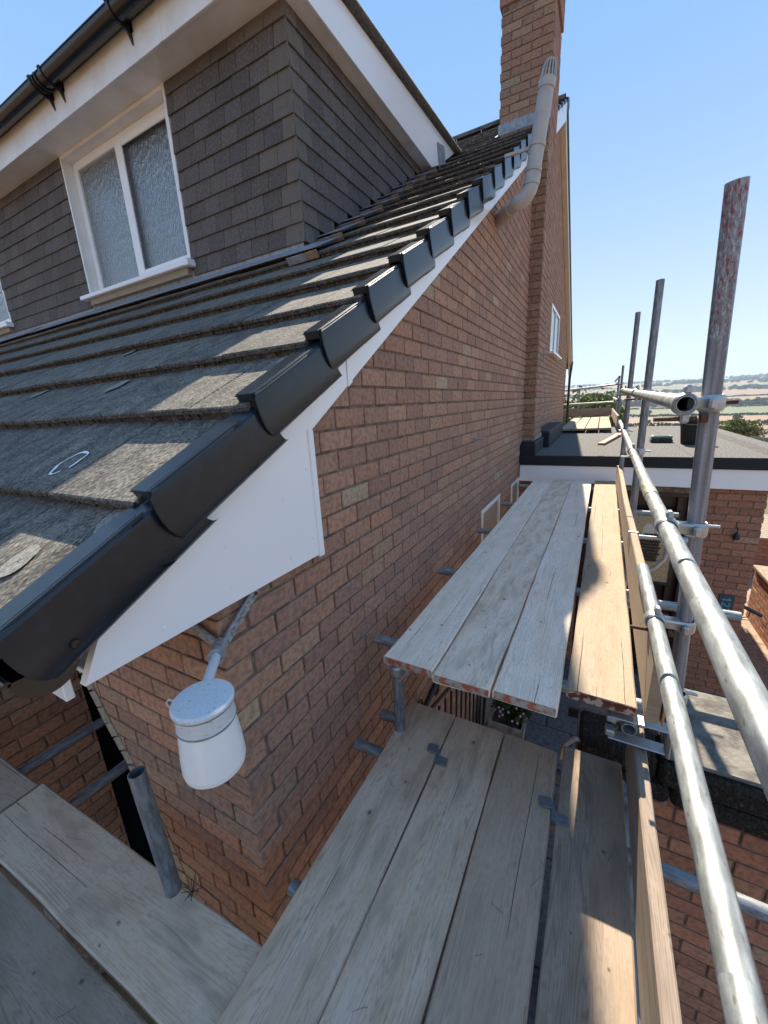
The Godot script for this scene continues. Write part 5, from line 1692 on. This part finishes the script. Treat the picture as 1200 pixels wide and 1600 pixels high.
func land_y(x: float, z: float) -> float:
	var d := sqrt(x * x + z * z)
	var y: float = PROFILE[-1][1]
	for i in range(PROFILE.size() - 1):
		if d < PROFILE[i + 1][0]:
			var t: float = (d - PROFILE[i][0]) / (PROFILE[i + 1][0] - PROFILE[i][0])
			t = t * t * (3.0 - 2.0 * t) * 0.5 + t * 0.5
			y = lerpf(PROFILE[i][1], PROFILE[i + 1][1], t)
			break
	return y + land_noise.get_noise_2d(x, z) * clampf((d - 200.0) / 100.0, 0.0, 22.0)

func field_row(x: float, z: float) -> float:
	return -z + 0.22 * x

const ROWS := [0.0, 115.0, 300.0, 385.0, 520.0, 760.0, 1120.0, 1450.0, 1800.0, 2200.0, 2700.0, 3300.0, 4100.0]

func build_land() -> void:
	land_noise = noise(0.0012, 7, 3)
	# field colours, one texel per 4.5 m
	var n := 1024
	var size := 4600.0
	var x_min := -1500.0
	var z_min := -4400.0
	var img := Image.create(n, n, false, Image.FORMAT_RGB8)
	var grain := noise(0.02, 77, 4)
	var pal := [[0.172, 0.099, 0.04], [0.172, 0.108, 0.051], [0.197, 0.127, 0.064], [0.099, 0.11, 0.041], [0.204, 0.131, 0.073], [0.125, 0.11, 0.047], [0.185, 0.112, 0.07]]
	for j in n:
		for i in n:
			var x := x_min + size * i / n
			var z := z_min + size * j / n
			var t := field_row(x, z)
			var r := 0
			while r < ROWS.size() - 1 and t > ROWS[r + 1] + 26.0 * sin(x * 0.004 + r): r += 1
			var cell := int(floor((x + r * 173.0 + 0.3 * t) / (170.0 + r * 38.0)))
			var k: int = [0, 2, 0, 2, 4, 3, 2, 6, 4, 6, 5, 2, 2][r]
			if absi(hash(Vector2i(r, cell))) % 10 < 4 and r > 2: k = absi(hash(Vector2i(cell, r * 3))) % 7
			if r == 5 and absi(hash(Vector2i(r, cell))) % 10 < 7: k = 3
			var g := 1.0 + 0.16 * grain.get_noise_2d(i * 3.0, j * 3.0) + 0.03 * sin((x * 0.7 + t * 0.5) * 0.35)
			img.set_pixel(i, j, Color(pal[k][0] * g, pal[k][1] * g, pal[k][2] * g).linear_to_srgb())
	img.generate_mipmaps()
	var m := mat(Color.WHITE, 0.95)
	m.albedo_texture = ImageTexture.create_from_image(img)
	var st := surf()
	var radii := [0.0, 8.0, 16.0, 20.0, 26.0, 36.0, 48.0, 60.0, 80.0, 105.0, 130.0, 155.0, 185.0, 215.0, 250.0, 290.0, 340.0, 400.0, 470.0, 550.0, 650.0, 780.0, 930.0, 1100.0, 1300.0, 1500.0, 1750.0, 2050.0, 2400.0, 2800.0, 3250.0, 3800.0, 4500.0, 5500.0, 7500.0]
	var segs := 120
	var pt := func(ri: int, k: int) -> Vector3:
		var a := TAU * k / segs
		var x: float = sin(a) * radii[ri]
		var z: float = -cos(a) * radii[ri]
		return Vector3(x, land_y(x, z), z)
	for ri in range(radii.size() - 1):
		for k in segs:
			var p := [pt.call(ri, k), pt.call(ri, k + 1), pt.call(ri + 1, k + 1), pt.call(ri + 1, k)]
			for q in [[0, 2, 1], [0, 3, 2]]:
				if ri == 0 and q[1] == 2: continue
				for e in q:
					st.set_smooth_group(0)
					st.set_uv(Vector2((p[e].x - x_min) / size, (p[e].z - z_min) / size))
					st.add_vertex(p[e])
	st.generate_normals()
	tag(put(st, "ground", m), "", "", "", "structure")
	# hedges along the field edges
	var hg := "hedges between the fields"
	var names := ["dark hedge across the valley below the bucket", "long hedge between two tan fields", "broken hedge curving up to the right", "straight dark hedge below the pale green field", "far hedge above the pale green field", "hedge edging the pinkish fields"]
	for h in 6:
		var hs := surf()
		var r := h + 2
		var g := RandomNumberGenerator.new()
		g.seed = 900 + h
		var x := -60.0
		var step: float = 1.5 + h * 0.4
		var mid := Vector3.ZERO
		while x < 180.0 + h * 95.0:
			if h in [2, 4] and fmod(x * 0.013 + h, 1.0) < 0.12:
				x += step
				continue
			var t: float = ROWS[r] + 26.0 * sin(x * 0.004 + r - 1.0)
			if h == 2: t += 0.28 * x - 30.0
			var z: float = -(t - 0.22 * x)
			var hh: float = [2.2, 2.4, 3.6, 2.8, 3.4, 4.0][h] * (1.0 + 0.35 * sin(x * 0.11) * sin(x * 0.037 + h))
			for k in 16:
				var p := Vector3(x + g.randf_range(-1, 1) * step, land_y(x, z) + hh * pow(g.randf(), 0.7), z + g.randf_range(-1.6, 1.6))
				var nn := Vector3(g.randfn(), g.randfn() + 0.7, g.randfn()).normalized()
				var ax := nn.cross(Vector3(g.randfn(), g.randfn(), g.randfn())).normalized()
				var ay := nn.cross(ax)
				var s := (0.9 + 0.12 * h) * g.randf_range(0.7, 1.3)
				var tt := g.randf_range(0.7, 1.2)
				face(hs, [p - ax * s, p + ay * s, p + ax * s, p - ay * s], nn, [], Color(0.062 * tt, 0.078 * tt, 0.032 * tt))
			x += step
		tag(put(hs, "hedge", M.leaf), names[h], "hedge", hg)
	# trees: three crown shapes shared by the far ones
	var crowns := []
	for k in 3:
		var cs := surf()
		leaves(cs, Vector3(0, 4.6, 0), Vector3(3.2, 3.4, 3.2), 900, 0.8, [0.052, 0.072, 0.028], 300 + k)
		crowns.append(cs.commit())
	var trunk := surf()
	lathe(trunk, [Vector2(0.42, -0.6), Vector2(0.30, 0.6), Vector2(0.22, 3.4), Vector2(0.10, 5.2)], Transform3D.IDENTITY, 8)
	for a in 3: rod(trunk, Vector3(0, 2.6, 0), Vector3(cos(a * 2.1) * 1.7, 4.8, sin(a * 2.1) * 1.7), 0.09, 0.0, 6)
	var trunk_mesh := trunk.commit()
	var spots := [[24.0, 292.0, 1.0, "round hedgerow tree left of the bucket"], [33.0, 300.0, 1.25, "broad dark tree just left of the bucket"], [41.0, 297.0, 1.1, "hedgerow tree half hidden by the bucket's rail"], [15.0, 305.0, 0.9, "hedgerow tree seen between the second and third poles"],
		[8.0, 330.0, 0.85, "small tree to the left of the third pole"], [62.0, 392.0, 0.9, "lone tree in the second hedge, right of the bucket"], [88.0, 410.0, 0.6, "small bush in the tan field at the right"], [47.0, 520.0, 1.0, "tree on the far side of the tan fields"], [104.0, 540.0, 0.9, "tree in the hedge at the right edge"], [132.0, 560.0, 1.1, "tree standing above the curving hedge"],
		[30.0, 760.0, 1.3, "tree at the left end of the dark hedge"], [70.0, 770.0, 1.1, "tree in the middle of the dark hedge"]]
	for s in spots:
		var t := thing("field_tree", s[3], "tree", Vector3(s[0], land_y(s[0], -s[1]), -s[1]), "trees in the hedgerows")
		t.scale = Vector3.ONE * s[2]
		t.rotation.y = s[0]
		put(crowns[int(s[1]) % 3], "crown", M.leaf, t)
		put(trunk_mesh, "trunk", M.bark, t)
	var g2 := RandomNumberGenerator.new()
	g2.seed = 55
	for b in [["wood", 340, 1140.0, 1380.0, -150.0, 620.0, 2.4, "belt of blue-green woodland across the valley"], ["wood", 300, 1900.0, 2150.0, -250.0, 900.0, 2.4, "scattered trees on the pinkish far fields"], ["wood", 620, 2650.0, 3200.0, -400.0, 1500.0, 2.4, "hazy wooded ridge on the skyline"], ["wood", 420, 3700.0, 4300.0, -500.0, 2000.0, 2.8, "faint farthest tree line on the hills"]]:
		var mm := MultiMesh.new()
		mm.transform_format = MultiMesh.TRANSFORM_3D
		mm.mesh = crowns[g2.randi() % 3]
		mm.instance_count = b[1]
		var nz := noise(0.006, int(b[2]), 2)
		for k in int(b[1]):
			var x: float
			var z: float
			for tries in 12:
				x = g2.randf_range(b[4], b[5])
				z = -g2.randf_range(b[2], b[3]) + 0.22 * x
				if nz.get_noise_2d(x, z * 1.5) > -0.05: break
			var sc: float = b[6] * g2.randf_range(0.6, 1.2)
			mm.set_instance_transform(k, Transform3D(Basis(Vector3.UP, g2.randf() * TAU).scaled(Vector3(sc, sc * 0.85, sc)), Vector3(x, land_y(x, z) - sc, z)))
		var mi := MultiMeshInstance3D.new()
		mi.multimesh = mm
		mi.name = numbered(b[0])
		mi.material_override = M.leaf
		add_child(mi)
		tag(mi, b[7], "woodland", "", "stuff")
	# farmhouses on the far slope
	for q in [[470.0, 2010.0, 0.3, "white farmhouse on the far slope, right of the pole"], [540.0, 2080.0, 0.9, "second white farmhouse on the far slope"]]:
		var fh := thing("farmhouse", q[3], "house", Vector3(q[0], land_y(q[0], -q[1]), -q[1]))
		fh.rotation.y = q[2]
		one_box("walls", Vector3(-8, 0, -4), Vector3(8, 7, 4), M.upvc_old, fh)
		var rs := surf()
		slab(rs, PackedVector2Array([Vector2(-4.6, 6.9), Vector2(4.6, 6.9), Vector2(0, 11)]), Vector3.ZERO, Vector3(0, 0, 1), Vector3.UP, Vector3(-1, 0, 0), 8.4, -8.4)
		put(rs, "roof", M.roof_tile, fh)
	# nearer trees behind the far scaffold, and the round bush beyond the flat roof
	for q in [[-1.2, -37.0, 3.0, 3.4, "leafy green tree behind the far scaffold, by the downpipe", 41], [0.9, -41.0, 1.7, 2.4, "leafy green tree behind the far scaffold, middle one", 42], [1.7, -46.0, 1.3, 1.8, "smaller green tree behind the far scaffold's poles", 43]]:
		var base := land_y(q[0], q[1])
		var top: float = [0.30, -0.25, -0.75][q[5] - 41]
		var t := thing("garden_tree", q[4], "tree", Vector3(q[0], base, q[1]), "trees behind the far scaffold")
		var cs := surf()
		leaves(cs, Vector3(0, top - base - q[3], 0), Vector3(q[2], q[3], q[2]), 9000, 0.20, [0.13, 0.17, 0.045], q[5])
		put(cs, "crown", M.leaf, t)
		var ts := surf()
		lathe(ts, [Vector2(0.24, -0.3), Vector2(0.18, 0.8), Vector2(0.10, top - base - q[3])], Transform3D.IDENTITY, 10)
		for a in 5: rod(ts, Vector3(0, 1.2, 0), Vector3(cos(a * 1.26) * q[2] * 0.6, top - base - q[3], sin(a * 1.26) * q[2] * 0.6), 0.045, 0.0, 6)
		put(ts, "trunk", M.bark, t)
	var bx := 13.3
	var bz := -51.0
	var by := land_y(bx, bz)
	var bt := thing("round_bush", "round yellow-green bush beyond the flat roof's edge", "bush", Vector3(bx, by, bz))
	var bs := surf()
	leaves(bs, Vector3(0, -4.75 - by, 0), Vector3(1.5, 1.7, 1.5), 9000, 0.15, [0.17, 0.175, 0.045], 61)
	put(bs, "crown", M.leaf, bt)
	var bk := surf()
	lathe(bk, [Vector2(0.2, -0.3), Vector2(0.12, -5.9 - by)], Transform3D.IDENTITY, 8)
	put(bk, "trunk", M.bark, bt)

# ------------------------------------------------------------------ the scene
func _ready() -> void:
	rng.seed = 20240611
	var cam := Camera3D.new()
	cam.name = "camera"
	cam.fov = rad_to_deg(2.0 * atan(800.0 / 606.0))
	cam.near = 0.02
	cam.far = 12000.0
	cam.transform = Transform3D(Basis(Vector3(0.87947063, -0.0513948, -0.47317015), Vector3(-0.08070624, 0.96365253, -0.25467688), Vector3(0.46906068, 0.26216861, 0.84335621)).orthonormalized(), EYE)
	add_child(cam)
	var env := Environment.new()
	env.background_mode = Environment.BG_SKY
	var sky := Sky.new()
	var sm := ProceduralSkyMaterial.new()
	sm.sky_top_color = lin(0.098, 0.20, 0.375)
	sm.sky_horizon_color = lin(0.385, 0.44, 0.465)
	sm.sky_curve = 0.19
	sm.ground_bottom_color = lin(0.30, 0.26, 0.20)
	sm.ground_horizon_color = lin(0.36, 0.42, 0.45)
	sm.sun_angle_max = 1.0
	sky.sky_material = sm
	env.sky = sky
	env.tonemap_mode = Environment.TONE_MAPPER_LINEAR
	env.tonemap_exposure = 2.6
	env.sdfgi_enabled = true
	env.ssao_enabled = true
	env.ssil_enabled = true
	env.fog_enabled = true
	env.fog_density = 0.00017
	env.fog_light_color = Color(0.80, 0.88, 0.95)
	var we := WorldEnvironment.new()
	we.name = "environment"
	we.environment = env
	add_child(we)
	var sun := DirectionalLight3D.new()
	sun.name = "sun"
	sun.light_energy = 1.6
	sun.light_color = Color(1.0, 0.95, 0.86)
	sun.light_angular_distance = 0.5
	sun.shadow_enabled = true
	add_child(sun)
	sun.look_at_from_position(Vector3(-0.165, 1.0, -1.05), Vector3.ZERO, Vector3.UP)
	materials()
	print("materials")
	build_land()
	print("land")
	build_house()
	print("house")
	build_extension()
	build_outbuilding()
	build_garden()
	build_scaffold()
	build_lamp()
	build_vent_pipe()
	build_overflow()
	print("done")
